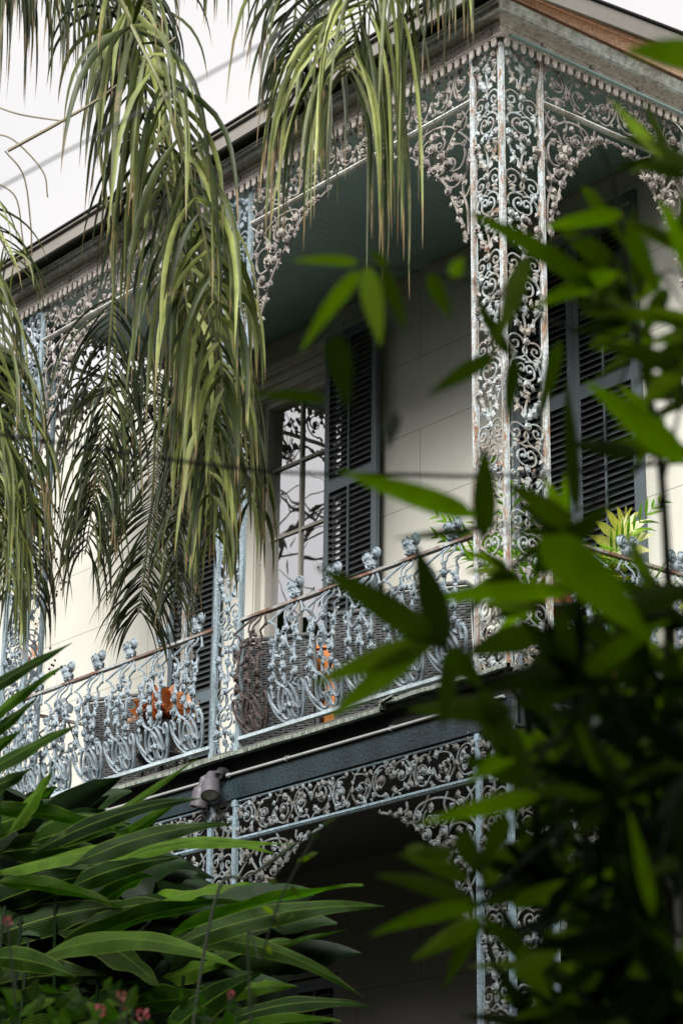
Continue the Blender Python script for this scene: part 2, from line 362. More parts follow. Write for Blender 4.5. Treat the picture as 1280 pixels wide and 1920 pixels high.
# ================================================================== HOUSE
WY = 2.0                                   # front face of the house wall
house = empty('house', (0, WY, -5.7))
tag(house, 'pale stucco house wall scored like stone, with tall shuttered windows, behind the iron gallery', 'house')
def hpart(b, name, mat, **k): return b.build(name, mat, house, (0, -WY, 5.7), **k)
openings = [(-5.24, -4.10, .08, 3.9), (-2.06, -.72, .02, 4.14), (-5.24, -4.10, -4.4, -1.2), (-2.06, -.72, -4.4, -1.2)]
w_ = MB(); X0, X1, Z0, Z1 = -16, 7, -5.7, 4.82
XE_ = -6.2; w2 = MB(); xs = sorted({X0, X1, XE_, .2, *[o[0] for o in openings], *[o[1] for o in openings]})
for a, b in zip(xs, xs[1:]):
    hs = sorted([(o[2], o[3]) for o in openings if abs(o[0] - a) < .01]); z = Z0
    segs = []
    for h0, h1 in hs: segs.append((z, h0)); z = h1
    segs.append((z, Z1))
    for p, q in segs:
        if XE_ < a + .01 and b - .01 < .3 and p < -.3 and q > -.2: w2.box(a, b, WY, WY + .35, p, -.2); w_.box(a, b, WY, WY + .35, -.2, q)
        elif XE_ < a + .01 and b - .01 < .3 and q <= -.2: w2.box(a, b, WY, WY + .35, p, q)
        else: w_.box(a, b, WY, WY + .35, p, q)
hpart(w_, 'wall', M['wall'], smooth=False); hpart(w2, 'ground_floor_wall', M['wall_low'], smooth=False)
w_ = MB(); w_.box(X0, X0 + .3, WY + .352, 10, Z0, Z1); w_.box(X1 - .3, X1, WY + .352, 10, Z0, Z1); w_.box(X0 + .3, X1 - .3, 9.7, 10, Z0, Z1)
hpart(w_, 'side_wall', M['wall'], smooth=False)
w_ = MB(); w_.add([(X0 - .2, WY - .05, Z1 + .003), (X1 + .2, WY - .05, Z1 + .003), (X1 + .2, 10.3, Z1 + .003), (X0 - .2, 10.3, Z1 + .003), (X0 + 3, 6, 5.5), (X1 - 3, 6, 5.5)],
                  [(0, 3, 2, 1), (0, 1, 5, 4), (1, 2, 5), (2, 3, 4, 5), (3, 0, 4)])
hpart(w_, 'roof', M['eave'], smooth=False)
w_ = MB(); w_.box(-6.6, -3.2, 5.0, 5.05, -5.6, 4.7); w_.box(-6.6, -3.2, 2.36, 5.0, -.1, -.06); w_.box(-6.6, -3.2, 2.36, 5.0, 4.2, 4.24)
w_.box(-6.65, -6.6, 2.36, 5.0, -5.6, 4.7); w_.box(-3.2, -3.15, 2.36, 5, -5.6, 4.7); w_.box(-2.3, -.5, 2.8, 2.85, -5.6, 4.7); w_.box(-2.35, -2.3, 2.36, 2.8, -5.6, 4.7); w_.box(-.5, -.45, 2.36, 2.8, -5.6, 4.7)
hpart(w_, 'room_lining', M['room'], smooth=False)
# windows: frame > sash, glass, curtain
def window(x0, x1, z0, z1, vx, hz, low=False):
    f = MB(); e = .055; y0, y1 = WY + .03, WY + .16
    f.box(x0, x0 + e, y0, y1, z0, z1); f.box(x1 - e, x1, y0, y1, z0, z1); f.box(x0 + e, x1 - e, y0, y1, z1 - e, z1); f.box(x0 + e, x1 - e, y0, y1, z0, z0 + .09)
    # trim on the face of the wall
    f.box(x0 - .235, x0 - .003, WY - .032, WY - .002, z0, z1 + .02); f.box(x0 - .235, x0 - .20, WY - .055, WY - .034, z0, z1 + .02); f.box(x0 - .05, x0 - .02, WY - .046, WY - .034, z0, z1)
    f.box(x1 + .003, x1 + .16, WY - .032, WY - .002, z0, z1 + .02)
    if not low:
        for k, (a, b, d) in enumerate([(.023, .10, .03), (.103, .13, .06), (.133, .19, .045), (.193, .215, .09), (.218, .25, .12)]):
            f.box(x0 - .25 - d * .4, x1 + .18 + d * .4, WY - .002 - d, WY - .002, z1 + a, z1 + b)
    fr = hpart(f, 'window', M['casing'], bevel=0)
    s = MB(); ys, yt = WY + .075, WY + .11
    zz = [z0 + .09] + list(hz) + [z1 - e]
    for h in hz: s.box(x0 + e, x1 - e, ys, yt, h - .013, h + .013)
    for x in vx:
        for a, b in zip(zz, zz[1:]): s.box(x - .014, x + .014, ys, yt, a + (.014 if a > zz[0] else 0), b - (.014 if b < zz[-1] else 0))
    # the meeting rail is thick
    s.box(x0 + e + .002, x1 - e - .002, ys - .02, yt - .003, 1.52, 1.60) if not low else None
    s.build('sash_bars', M['muntin'], fr)
    gl = MB(); xb = [x0 + e] + list(vx) + [x1 - e]
    for a, b in zip(xb, xb[1:]):
        for c, d in zip(zz, zz[1:]):
            t = [random.uniform(-.0022, .0022) for _ in range(4)]
            gl.add([(a, WY + .095 + t[0], c), (b, WY + .095 + t[1], c), (b, WY + .095 + t[2], d), (a, WY + .095 + t[0] + t[2] - t[1], d)], [(0, 1, 2, 3)])
    gl.build('glass', M['glass'], fr, smooth=False)
    c = MB(); n = 60
    for (c0, c1) in ((x0 - .1, x0 + .36), (x1 - .12, x1 + .2)):
        P = []
        for i in range(n + 1):
            x = c0 + (c1 - c0) * i / n; P.append((x, WY + .33 + .03 * math.sin(i * .9) + .012 * math.sin(i * 2.1), 0))
        c.add([(x, y, z0) for x, y, _ in P] + [(x, y, z1) for x, y, _ in P], [(i, i + 1, i + n + 2, i + n + 1) for i in range(n)])
    c.build('curtain', M['curtain'], fr)
    return fr
window(-5.24, -4.10, .08, 3.9, (-4.775, -4.352), (.80, 1.40, 2.005, 2.635, 3.265))
# louvred shutters, each a leaf with slats and a tilt rod
def shutter_mesh(wd, z0, z1, rails):
    s = MB(); t = .022
    s.box(0, .062, -t, t, z0, z1); s.box(wd - .062, wd, -t, t, z0, z1)
    zz = [z0, *rails, z1]
    s.box(.062, wd - .062, -t, t, z0, z0 + .15); s.box(.062, wd - .062, -t, t, z1 - .09, z1)
    for r in rails: s.box(.062, wd - .062, -t, t, r - .055, r + .055)
    l = MB(); l2 = MB(); bounds = [z0 + .15] + sum([[r - .055, r + .055] for r in rails], []) + [z1 - .09]
    for a, b in zip(bounds[::2], bounds[1::2]):
        n = int((b - a) / .052)
        for i in range(n):
            z = a + (i + .5) * (b - a) / n
            l.obox((wd / 2, 0, z), (wd / 2 - .064, 0, 0), (0, .021, .025), (0, -.0032, .0027)); l2.box(.0635, wd - .0635, -.0262, -.0222, z - .029, z - .0235)
    r = MB(); 
    for a, b in zip(bounds[::2], bounds[1::2]): r.box(wd / 2 - .008, wd / 2 + .008, -t - .018, -t - .004, a + .01, b - .01)
    return s, l, r, l2
UP = (.05, 4.15, (1.35, 2.79)); LO = (-4.35, -1.22, (-3.1,)); LW = (-4.35, -.78, (-2.9, -1.8))
protos = {}
def shutter(x, wd, kind, y, rz=0.0, zoff=0):
    key = (wd, kind)
    if key not in protos:
        s, l, r, l2 = shutter_mesh(wd, *kind)
        o = s.build('shutter', M['slate'], house, (0, 0, 0), bevel=.002)
        l.build('slats', M['slat'], o); r.build('tilt_rod', M['slate'], o); l2.build('slat_edges', M['slate'], o, smooth=False); protos[key] = o  # edge strips keep the shutter paint to read as lit slat fronts
    else: o = copy_tree(protos[key], house)
    o.location = (x, y - WY, 5.7 + zoff); o.rotation_euler = (0, 0, rz)
    return o
shutter(-4.205, .69, UP, WY - .10, R(-1.5)); shutter(-6.40, .69, UP, WY - .085, R(1))
shutter(-2.05, .655, UP, WY + .03); shutter(-1.385, .655, UP, WY + .03, R(-.6))
shutter(-2.05, .655, LO, WY + .03); shutter(-1.385, .655, LO, WY + .03); shutter(-5.23, .56, LO, WY + .03); shutter(-4.665, .56, LO, WY + .03)
fr = MB()
for z0, z1 in ((.02, 4.17), (-4.4, -1.17)):
    fr.box(-2.11, -2.062, WY - .03, WY + .06, z0, z1); fr.box(-.718, -.67, WY - .03, WY + .06, z0, z1); fr.box(-2.11, -.67, WY - .03, WY + .06, z1 + .002, z1 + .06)
fr.box(-1.393, -1.387, WY + .01, WY + .05, .05, 4.15)
hpart(fr, 'door_frame', M['slate'])

# ================================================================== CAST-IRON ORNAMENTS
_leaf, _rose = MB.leaf, MB.rose
MB.leaf = lambda s, x, z, a, l, *k, **kw: _leaf(s, x, z, a, l * 1.08, *k, **kw)
MB.rose = lambda s, x, z, r, *k, **kw: _rose(s, x, z, r * 1.04, *k, **kw)
def column_unit(b, wd, z0, z1, rnd):
    """one repeat of the column lace: half width wd/2, from z1 down to z0"""
    U = z1 - z0; hw = wd / 2
    def P(x, y): return (x * hw, z1 - y * U)
    r = .0075
    j = lambda a=.03: rnd.uniform(-a, a)
    fl = 1 if rnd.random() < .5 else -1
    C = lambda pts, rr=r, y=0: b.curve([(*P(p[0] * fl, p[1]), p[2] if len(p) > 2 else 0) for p in pts], rr, y)
    b.rose(*P(0, .01), .030, -.012)
    for s in (-1, 1):
        dz = .02 * s
        C([(0, .03), (.25 * s, -.015 + dz), (.62 * s, -.03 + dz), (.90 * s, .03 + dz), (.88 * s, .10 + dz), (.62 * s, .135 + dz), (.38 * s, .10 + dz), (.42 * s, .045 + dz), (.62 * s, .05 + dz), (.66 * s, .08 + dz)])
        b.leaf(*P(.62 * s * fl, .15 + dz), -1.57 + j(.3), .075, -.006)
        b.leaf(*P(.80 * s * fl, .14 + dz), -1.2 * s * fl - 1.57 * 0 - 1.57 + .6 * s, .045, -.004)
        C([(0, .05), (.10 * s, .12), (-.14 * s, .19), (-.45 * s, .225)], r * .9)
        # big arch and heart spirals
        C([(0, .235 + .01 * s), (.38 * s, .222), (.74 * s, .275), (.94 * s, .39), (.99 * s, .50)], r * 1.15)
        C([(0, .46), (.30 * s, .445), (.50 * s, .39), (.46 * s, .315), (.22 * s, .275), (.06 * s, .31), (.12 * s, .36), (.26 * s, .355)], r)
        b.ball(*(lambda q: (q[0], q[1]))(P(.26 * s * fl, .352)), .013, -.004)
        b.leaf(*P(.93 * s * fl, .36 + .02 * s), -1.57 - .9 * s * fl, .05, -.004)
        C([(.99 * s, .48), (.90 * s, .58), (.66 * s, .68), (.32 * s, .80), (0, .92)], r * .95)
        b.rose(*P(.76 * s * fl, .555 + .045 * s), .033, -.012)
        b.leaf(*P(.70 * s * fl, .60 + .04 * s), -1.57 + .3 * s, .065, -.006)
        b.leaf(*P(.86 * s * fl, .60 + .03 * s), -1.57 + .9 * s * fl, .05, -.004)
        b.leaf(*P(.34 * s * fl, .775), -1.57 + .7 * s * fl, .07, -.006)
        b.leaf(*P(.40 * s * fl, .745), .5 if s * fl > 0 else 2.6, .05, -.004)
        C([(.05 * s, .90), (.20 * s, .84), (.22 * s, .78)], r * .8)
        b.leaf(*P(.07 * s * fl, .93), 1.57 - .45 * s * fl, .075, -.006, lobes=2)
        b.leaf(*P(.20 * s * fl, .52), 1.57 - 1.9 * s * fl + j(.2), .055, -.008)
        b.leaf(*P(.28 * s * fl, .495 + .01 * s), -.5 if s * fl > 0 else -2.64, .045, -.006)
    b.rose(*P(.04 * fl, .51), .026, -.012)
    C([(0, .44), (-.07, .56), (.07, .68), (-.03, .80), (0, .97)], r)
    b.leaf(*P(.02, .585), -1.57 + j(.2), .075, -.008); b.leaf(*P(-.1, .66), 2.3, .045); b.leaf(*P(.1, .70), .7, .04)
    b.ball(*P(-.07 * fl, .60), .012, -.006); b.ball(*P(.10 * fl, .64), .010, -.006)
def column_panel(wd, z0, z1, seed):
    rnd = random.Random(seed); b = MB(); U = .60; z = z1 + .22
    while z > z0:
        za = max(z - U, z0 - .3)
        column_unit(b, wd, z - U, z, rnd); z -= U
    # keep only what lies inside
    keep = [z0 + .005 <= p[2] <= z1 - .002 for p in b.v]
    f = [q for q in b.f if all(keep[i] for i in q)]
    used = sorted({i for q in f for i in q}); mp = {i: k for k, i in enumerate(used)}
    b.v = [b.v[i] for i in used]; b.r = [.5] * len(used); b.f = [tuple(mp[i] for i in q) for q in f]
    return b
def post_into(b, x, y, z0, z1, w=.017):
    """square post with two fillets on each face"""
    b.box(x - w, x + w, y - w, y + w, z0, z1)
    for s in (-1, 1):
        b.box(x + s * w * .45 - w * .3, x + s * w * .45 + w * .3, y - w - .004, y - w - .0005, z0, z1)
        b.box(x + w + .0005, x + w + .004, y + s * w * .45 - w * .3, y + s * w * .45 + w * .3, z0, z1)
    for z in (z0, z1 - .05): b.box(x - w - .006, x + w + .006, y - w - .006, y + w + .006, z, z + .05)
def bracket_mesh(W, H, seed):
    """corner bracket: post on the left at x = 0, rail on top at z = 0; W wide, H deep"""
    rnd = random.Random(seed); b = MB(); P = lambda x, y: (x * W, -y * H); r = .0085
    C = lambda pts, rr=r: b.curve([P(*p) for p in pts], rr)
    edge = [(1.0, .055), (.86, .10), (.72, .15), (.60, .24), (.47, .34), (.36, .45), (.27, .56), (.20, .70), (.13, .84), (.07, .99)]
    C(edge, r * 1.2)
    e2 = [(.04, 1.0), (.05, .8), (.10, .62), (.04, .46)]; C(e2)
    C([(0, .02), (.10, .10), (.22, .20), (.34, .36), (.40, .46)], r)
    C([(0, .30), (.10, .20), (.24, .09), (.42, .045), (.60, .07), (.66, .15), (.60, .21)], r * 1.1)
    C([(.02, .34), (.07, .52), (.20, .58), (.31, .50), (.33, .36), (.25, .26), (.12, .27), (.07, .36), (.12, .45), (.22, .45)], r)
    C([(.30, .02), (.34, .10), (.30, .20), (.38, .27)], r * .9); C([(.50, .01), (.56, .10), (.64, .13), (.72, .12)], r * .9); C([(.74, .02), (.74, .08), (.84, .09)], r * .9)
    C([(.10, .02), (.05, .10), (.09, .17), (.15, .13)], r * .9); C([(0, .62), (.07, .70), (.13, .64)], r * .9)
    b.scroll(.50 * W, -.185 * H, .085 * W, 2.2, -1.35, r * .9); b.scroll(.235 * W, -.40 * H, .075 * W, .5, 1.3, r * .9)
    b.scroll(.36 * W, -.20 * H, .06 * W, 3.4, 1.2, r * .8); b.scroll(.13 * W, -.72 * H, .05 * W, 1.5, -1.2, r * .8)
    for x, y, q in [(.42, .21, .044), (.50, .29, .040), (.32, .30, .042), (.60, .15, .036), (.70, .12, .032), (.25, .38, .044), (.33, .41, .034), (.17, .52, .036), (.24, .60, .032), (.14, .12, .036), (.80, .09, .026), (.12, .80, .028), (.90, .075, .020), (.06, .60, .024), (.08, .93, .022), (.56, .235, .03), (.40, .37, .032)]:
        b.rose(x * W, -y * H, q, -.014)
    for i, (x, y) in enumerate(edge):
        for s in (-1, 1):
            if i in (0, 1) and s < 0: continue
            b.leaf(x * W + rnd.uniform(-.02, .02), -y * H + rnd.uniform(-.015, .015), -.78 + s * rnd.uniform(.3, 1.3), rnd.uniform(.035, .06), -.006)
    for x, y in [(.10, .30), (.18, .20), (.28, .13), (.30, .47), (.46, .14), (.44, .09), (.05, .42), (.10, .55), (.17, .66), (.08, .74), (.36, .33), (.62, .10), (.20, .28), (.04, .15), (.16, .05), (.80, .05)]:
        b.leaf(x * W, -y * H, rnd.uniform(-3, 3), rnd.uniform(.045, .07), -.005)
    # drop at the foot
    for k in range(5): b.leaf(.07 * W + rnd.uniform(-.015, .02), -(.97 + .012 * k) * H, -1.57 + rnd.uniform(-.7, .7), .045, -.006)
    b.ball(1.01 * W, -.06 * H, .012)
    return b
def frieze_mesh(W, z0, z1, seed, pitch=.42):
    rnd = random.Random(seed); b = MB(); n = max(1, round(W / pitch)); p = W / n; h = z1 - z0; r = .0075
    for i in range(n):
        x0 = i * p; fl = 1 if i % 2 == 0 else -1
        Z = lambda y: (z0 + y * h) if fl > 0 else (z1 - y * h)
        A = lambda x, y: (x0 + x * p, Z(y))
        b.curve([A(0, .5), A(.12, .82), (x0 + .34 * p, Z(.9)), A(.5, .62), A(.62, .22), A(.82, .12), A(.97, .38), A(1, .5)], r)
        q1, q2 = rnd.uniform(1.0, 1.4), rnd.uniform(1.0, 1.4); b.scroll(*A(.27 + rnd.uniform(-.02, .02), .56), .22 * h + .012, 1.5 * fl, -q1 * fl, r); b.scroll(*A(.76, .47), .23 * h + .01, -1.5 * fl, -q2 * fl, r)
        b.curve([A(.5, .62), A(.46, .38), A(.34, .2), A(.14, .16), A(.08, .3)], r * .85); b.curve([A(.56, .4), A(.60, .68), A(.72, .86), A(.9, .84)], r * .85)
        b.curve([A(.02, .02), A(.10, .14), A(.2, .1)], r * .8); b.curve([A(.95, .98), A(.9, .86), A(.8, .9)], r * .8)
        b.rose(*A(.27, .54), .026, -.01); b.rose(*A(.77, .48), .028, -.01)
        for x, y in [(.06, .28), (.14, .86), (.42, .88), (.36, .16), (.55, .82), (.62, .12), (.92, .82), (.96, .18), (.50, .50), (.45, .3), (.68, .72), (.03, .62), (.24, .1), (.84, .1), (.14, .5), (.66, .3), (.33, .75), (.88, .35), (.2, .7), (.7, .6), (.47, .15), (.58, .95), (.38, .5), (.02, .9)]:
            b.leaf(*A(x, y), rnd.uniform(-3.1, 3.1), rnd.uniform(.036, .064), -.006)
    return b
def baluster_mesh(seed=1, W=.37):
    """casting under the hand rail: three vine-wound stems on a lyre foot, bowed outward"""
    rnd = random.Random(seed); b = MB(); h = W / 2; r = .012
    bow = lambda z: -.10 * math.sin(math.pi * min(1, max(0, (z - .08) / .85))) ** .8
    C = lambda pts, rr=r: b.curve([(p[0] * h, p[1], (p[2] if len(p) > 2 else bow(p[1]))) for p in pts], rr, n=5)
    # angular hooks that carry the stems off the rail
    for s in (-1, 1):
        b.tube([(s * .05, 0, .935), (s * .70 * h, -.05, .868), (s * .98 * h, -.085, .815)], .0085, 5); b.ball(s * .98 * h, .815, .015, -.085)
        b.tube([(s * .98 * h, -.085, .815), (s * .66 * h, -.09, .778), (s * .62 * h, bow(.74), .74)], .0085, 5)
        b.tube([(s * .02, 0, .935), (s * .30 * h, -.045, .875), (s * .16 * h, -.075, .835), (s * .02, -.085, .795)], .008, 5)
        C([(s * .62, .745), (s * .62, .62), (s * .64, .50), (s * .60, .41), (s * .40, .345), (0, .30), (-s * .26, .235)])
        # lyre scrolls
        C([(-s * .26, .235), (-s * .34, .185), (-s * .62, .15), (-s * .98, .235), (-s * 1.04, .30), (-s * .92, .325), (-s * .80, .295), (-s * .82, .255)], r * 1.05)
        C([(s * .20, .335), (s * .42, .28), (s * .55, .20), (s * .42, .115), (s * .16, .105), (s * .10, .17), (s * .24, .195), (s * .30, .165)], r)
        C([(s * 1.0, .255), (s * .86, .165), (s * .55, .095), (s * .12, .085)], r * 1.05)
        b.ball(s * .80 * h, .262, .014, bow(.26)); b.ball(s * .28 * h, .168, .013, bow(.17))
        C([(s * .62, .60), (s * .42, .565), (s * .18, .60), (0, .66)], r * .75); C([(s * .6, .72), (s * .40, .70), (s * .22, .735), (0, .72)], r * .75)
        for z, q in ((.655, .031), (.475, .033), (.385, .030)): b.rose(s * (.64 + .07 * (z > .5)) * h + rnd.uniform(-.01, .01), z, q, bow(z) - .012)
        for z in (.71, .62, .585, .54, .51, .43, .36, .335):
            b.leaf(s * .64 * h + rnd.uniform(-.018, .018), z, rnd.uniform(-3.1, 3.1), rnd.uniform(.042, .065), bow(z) - .006)
        b.leaf(s * .62 * h, .60, 1.57 - .3 * s, .09, bow(.62) - .004, .5, 2); b.leaf(s * .34 * h, .33, -1.57 + s, .06, bow(.3))
    C([(0, .80, -.085), (0, .7), (-.04, .58), (.04, .46), (0, .33)]); C([(0, .30), (0, .10)], r * .7)
    for z, q in ((.725, .033), (.60, .030), (.53, .028), (.44, .026)): b.rose(rnd.uniform(-.012, .012), z, q, bow(z) - .014)
    for z in (.78, .76, .67, .64, .57, .49, .48, .40, .37, .26, .2):
        b.leaf(rnd.uniform(-.02, .02), z, rnd.uniform(-3.1, 3.1), rnd.uniform(.042, .066), bow(z) - .006)
    b.box(-.06, .06, -.014, .004, .078, .094)
    return b
def finial_mesh(seed=3):
    b = MB(); random.seed(seed)
    b.rose(-.048, 1.060, .046, 0); b.rose(.048, 1.070, .046, -.004); b.rose(0, .998, .046, -.012); b.rose(.012, 1.03, .035, .0)
    b.lathe([(.03, -.0), (.034, .02), (.03, .04)], (0, .012, .985), 8)
    for a in (2.6, .5, -2.4, -.7, 1.57): b.leaf(0, 1.01, a, .07, -.01)
    b.leaf(-.02, .985, 3.0, .05, -.01); b.leaf(.02, .985, .1, .05, -.01); b.curve([(-.04, 1.07), (0, .975), (.04, 1.07)], .012); b.box(-.018, .018, -.014, .014, .956, .99)
    return b

# ================================================================== GALLERY
gal = empty('gallery', (0, 0, -5.7))
tag(gal, 'two storey cast iron lace gallery with blue grey vine columns and railings', 'balcony')
G0 = (0, 0, 5.7)
def gpart(b, name, mat, loc=(0, 0, 0), rz=0, parent=None, **k):
    if parent is None: return b.build(name, mat, gal, (loc[0], loc[1], loc[2] + 5.7), rz, **k)
    return b.build(name, mat, parent, loc, rz, **k)
XE, YB = -6.03, 1.985                       # end of the gallery and the wall
# deck, joists, beams
d = MB()
for i in range(62):
    x = XE - .05 + i * .0997; d.box(x, x + .094, -.02, YB - .01, -.035, -.002)
deck = gpart(d, 'deck', M['deck'])
d = MB()
for i in range(13):
    x = XE + .12 + i * .48; d.box(x, x + .05, .09, YB - .012, -.185, -.037)
d.box(XE - .02, .02, .055, .085, -.186, -.037)
gpart(d, 'joists', M['joist'])
de = MB()                                    # buckled strip of flashing on the deck edge
def strip(p0, p1, drop, seed):
    rnd = random.Random(seed); n = 60; P0, P1 = V(p0), V(p1); t = (P1 - P0).normalized(); o = V((t.y, -t.x, 0))
    vs = []; fs = []
    for i in range(n + 1):
        q = i / n; p = P0.lerp(P1, q) + V((0, 0, .003 * math.sin(q * 19 + seed) + .0016 * math.sin(q * 43) + rnd.uniform(-.0015, .0015) + drop(q)))
        k = .002 * math.sin(q * 31 + 1)
        vs += [p + o * (.035 + k), p + o * (.035 + k) + V((0, 0, -.027)), p + V((0, 0, -.030)), p - o * .03 + V((0, 0, .002))]
    for i in range(n):
        a = i * 4
        for j in range(4): fs.append((a + j, a + (j + 1) % 4, a + 4 + (j + 1) % 4, a + 4 + j))
    de.add(vs, fs)
strip((XE - .06, -.03, 0), (-1.16, -.03, 0), lambda q: -.035, 1)
strip((-1.13, -.03, .012), (.05, -.03, .012), lambda q: .0, 2)
strip((.03, -.05, .012), (.03, YB - .02, .012), lambda q: .0, 3); strip((XE - .04, YB - .02, 0), (XE - .04, -.05, 0), lambda q: 0, 4)
de.obox((-1.145, -.05, -.015), (.012, 0, .03), (0, .03, 0), (-.006, 0, .004)); de.obox((-1.09, -.066, .012), (.06, 0, .012), (0, .006, 0), (0, .01, .012))
gpart(de, 'deck_edge', M['deck_edge'], parent=deck, smooth=False)
bm = MB(); bm.box(XE - .02, .022, .0, .05, -.352, -.19); bm.box(XE - .02, .028, -.03, .08, -.362, -.352); bm.box(XE - .02, .028, -.004, .08, -.19, -.183)
bm.box(-.03, .022, .08, YB - .012, -.352, -.16); bm.box(XE - .02, XE + .03, .08, YB - .012, -.352, -.16); bm.box(-.04, .034, .08, YB - .012, -.362, -.3523)
gpart(bm, 'beam', M['beam'])
lc = MB(); lc.box(XE, .0, .086, YB - .012, -.372, -.364); gpart(lc, 'lower_ceiling', M['joist'])
ce = MB(); x = XE - .02
while x < .02: ce.box(x, x + .083, .02, YB - .004, 4.445, 4.46); x += .0865
gpart(ce, 'ceiling', M['ceiling'], smooth=False)
ce = MB(); ce.box(XE - .02, .02, .02, YB - .004, 4.463, 4.48); gpart(ce, 'ceiling_backing', M['joist'])
# cornice: band, cove, crown; sweep of a profile along three sides
def sweep_profile(b, prof, ends=None):
    """prof: (outward, z) closed; mitred along end, front and right side"""
    vs = []
    for (px, py, ox, oy) in ((XE, YB - .012, -1, 0), (XE, 0, -1, -1), (0, 0, 1, -1), (0, YB - .012, 1, 0)):
        for e, z in prof: vs.append((px + ox * e, py + oy * e, z))
    n = len(prof); fs = []
    for k in range(3):
        for j in range(n): a = k * n + j; c = k * n + (j + 1) % n; fs.append((a, c, c + n, a + n))
    fs.append(tuple(range(n))); fs.append(tuple(3 * n + j for j in range(n))[::-1]); b.add(vs, fs)
cb = MB(); sweep_profile(cb, [(.028, 4.442), (.062, 4.442), (.064, 4.450), (.052, 4.455), (.052, 4.470), (.047, 4.472), (.047, 4.518), (.054, 4.521), (.060, 4.527), (.060, 4.535), (.050, 4.539), (.060, 4.552), (.082, 4.560), (.11, 4.567), (.02, 4.567), (.02, 4.442)])
cor = gpart(cb, 'cornice', M['cornice'], smooth=False)
cb = MB(); sweep_profile(cb, [(.10, 4.5685), (.147, 4.5685), (.151, 4.578), (.146, 4.585), (.160, 4.602), (.176, 4.608), (.178, 4.618), (.190, 4.621), (.190, 4.628), (.10, 4.628)])
gpart(cb, 'crown', M['crown'], parent=cor, smooth=False)
# saw-tooth pendant edge: rounded tongues
dt = MB()
def tooth(p, t, o):
    w_, h_ = .0215, .072; out = []
    pr = [(-w_, 0), (-w_, -h_ * .72), (-w_ * .6, -h_ * .94), (0, -h_), (w_ * .6, -h_ * .94), (w_, -h_ * .72), (w_, 0)]
    vs = [p + t * a + V((0, 0, b)) for a, b in pr] + [p + t * a + V((0, 0, b)) + o * .012 for a, b in pr]
    n = len(pr); fs = [tuple(range(n)), tuple(range(n, 2 * n))[::-1]] + [(j, j + n, (j + 1) % n + n, (j + 1) % n) for j in range(n)]
    dt.add(vs, fs)
    dt.obox(p + V((0, 0, -h_ * .45)) + o * .0135, t * w_ * .25, o * .0015, V((0, 0, h_ * .42)))
for i in range(83): tooth(V((-.012 - i * .0745, -.045, 4.441)), V((1, 0, 0)), V((0, -1, 0)))
for i in range(26): tooth(V((.045, .012 + i * .0745, 4.441)), V((0, 1, 0)), V((1, 0, 0)))
for i in range(26): tooth(V((XE - .045, .012 + i * .0745, 4.441)), V((0, -1, 0)), V((-1, 0, 0)))
sweep_profile(dt, [(.043, 4.432), (.058, 4.432), (.058, 4.4405), (.043, 4.4405)])
gpart(dt, 'pendant_edge', M['trim'] if False else M['cornice'], parent=cor, smooth=False)
ro = MB(); ro.lathe([(.034, 0), (.034, .006), (.028, .011), (.024, .006), (.018, .006), (.012, .014), (.004, .018)], (0, 0, 0), 16, (0, -1, 0))
ros = None
for i in range(13):
    if ros is None: ros = gpart(ro, 'rosette', M['cornice'], parent=cor, loc=(-.066, -.0535, 4.497))
    else: c = ros.copy(); col.objects.link(c); c.parent = cor; c.location = (-.066 - i * .472, -.0535, 4.497)
for i in range(4):
    c = ros.copy(); col.objects.link(c); c.parent = cor; c.location = (.0535, .373 + i * .47, 4.499); c.rotation_euler = (0, 0, R(90))
# shed roof: eave board, raking board, orange infill
ef = MB(); rise = .095
zz = lambda y: 4.64 + (y + .3) * rise
ef.box(XE - .30, .288, -.318, -.298, 4.622, 4.752); ef.box(XE - .30, .288, -.296, -.06, 4.69, 4.71); ef.box(XE - .31, .30, -.345, -.319, 4.738, 4.758)
for sx in (XE - .318, .29):
    ef.add([(sx, -.318, 4.622), (sx + .02, -.318, 4.622), (sx + .02, YB + .3, 4.622 + rise * 2.3), (sx, YB + .3, 4.622 + rise * 2.3),
            (sx, -.318, 4.755), (sx + .02, -.318, 4.755), (sx + .02, YB + .3, 4.755 + rise * 2.3), (sx, YB + .3, 4.755 + rise * 2.3)],
           [(0, 3, 2, 1), (4, 5, 6, 7), (0, 1, 5, 4), (1, 2, 6, 5), (2, 3, 7, 6), (3, 0, 4, 7)])
roof = MB(); roof.add([(XE - .33, -.36, 4.762), (.325, -.36, 4.762), (.325, YB + .3, 4.762 + rise * 2.35), (XE - .33, YB + .3, 4.762 + rise * 2.35),
                      (XE - .33, -.36, 4.775), (.325, -.36, 4.775), (.325, YB + .3, 4.775 + rise * 2.35), (XE - .33, YB + .3, 4.775 + rise * 2.35)],
                     [(0, 3, 2, 1), (4, 5, 6, 7), (0, 1, 5, 4), (1, 2, 6, 5), (2, 3, 7, 6), (3, 0, 4, 7)])
rf = gpart(roof, 'roof', M['joist'], smooth=False)
gpart(ef, 'eave_board', M['eave'], parent=rf, bevel=.003)
oi = MB()
for e, zb, zt in ((.160, 4.631, .0), (.215, 4.80, .0)): 
    oi.add([(e, -.1, 4.631), (e + .012, -.1, 4.631), (e + .012, YB + .1, 4.631), (e, YB + .1, 4.631),
            (e, -.1, 4.70 + (.02 if e > .2 else 0)), (e + .012, -.1, 4.70), (e + .012, YB + .1, 4.70 + rise * 2.2), (e, YB + .1, 4.70 + rise * 2.2)],
           [(0, 3, 2, 1), (4, 5, 6, 7), (0, 1, 5, 4), (1, 2, 6, 5), (2, 3, 7, 6), (3, 0, 4, 7)])
oi.box(.1, .2, .4, YB, 4.74, 4.77); oi.obox((.245, 1.0, 4.735), (.012, 0, 0), (0, .95, .045), (0, 0, .012))
gpart(oi, 'gable_infill', M['copper'], parent=rf, smooth=False)

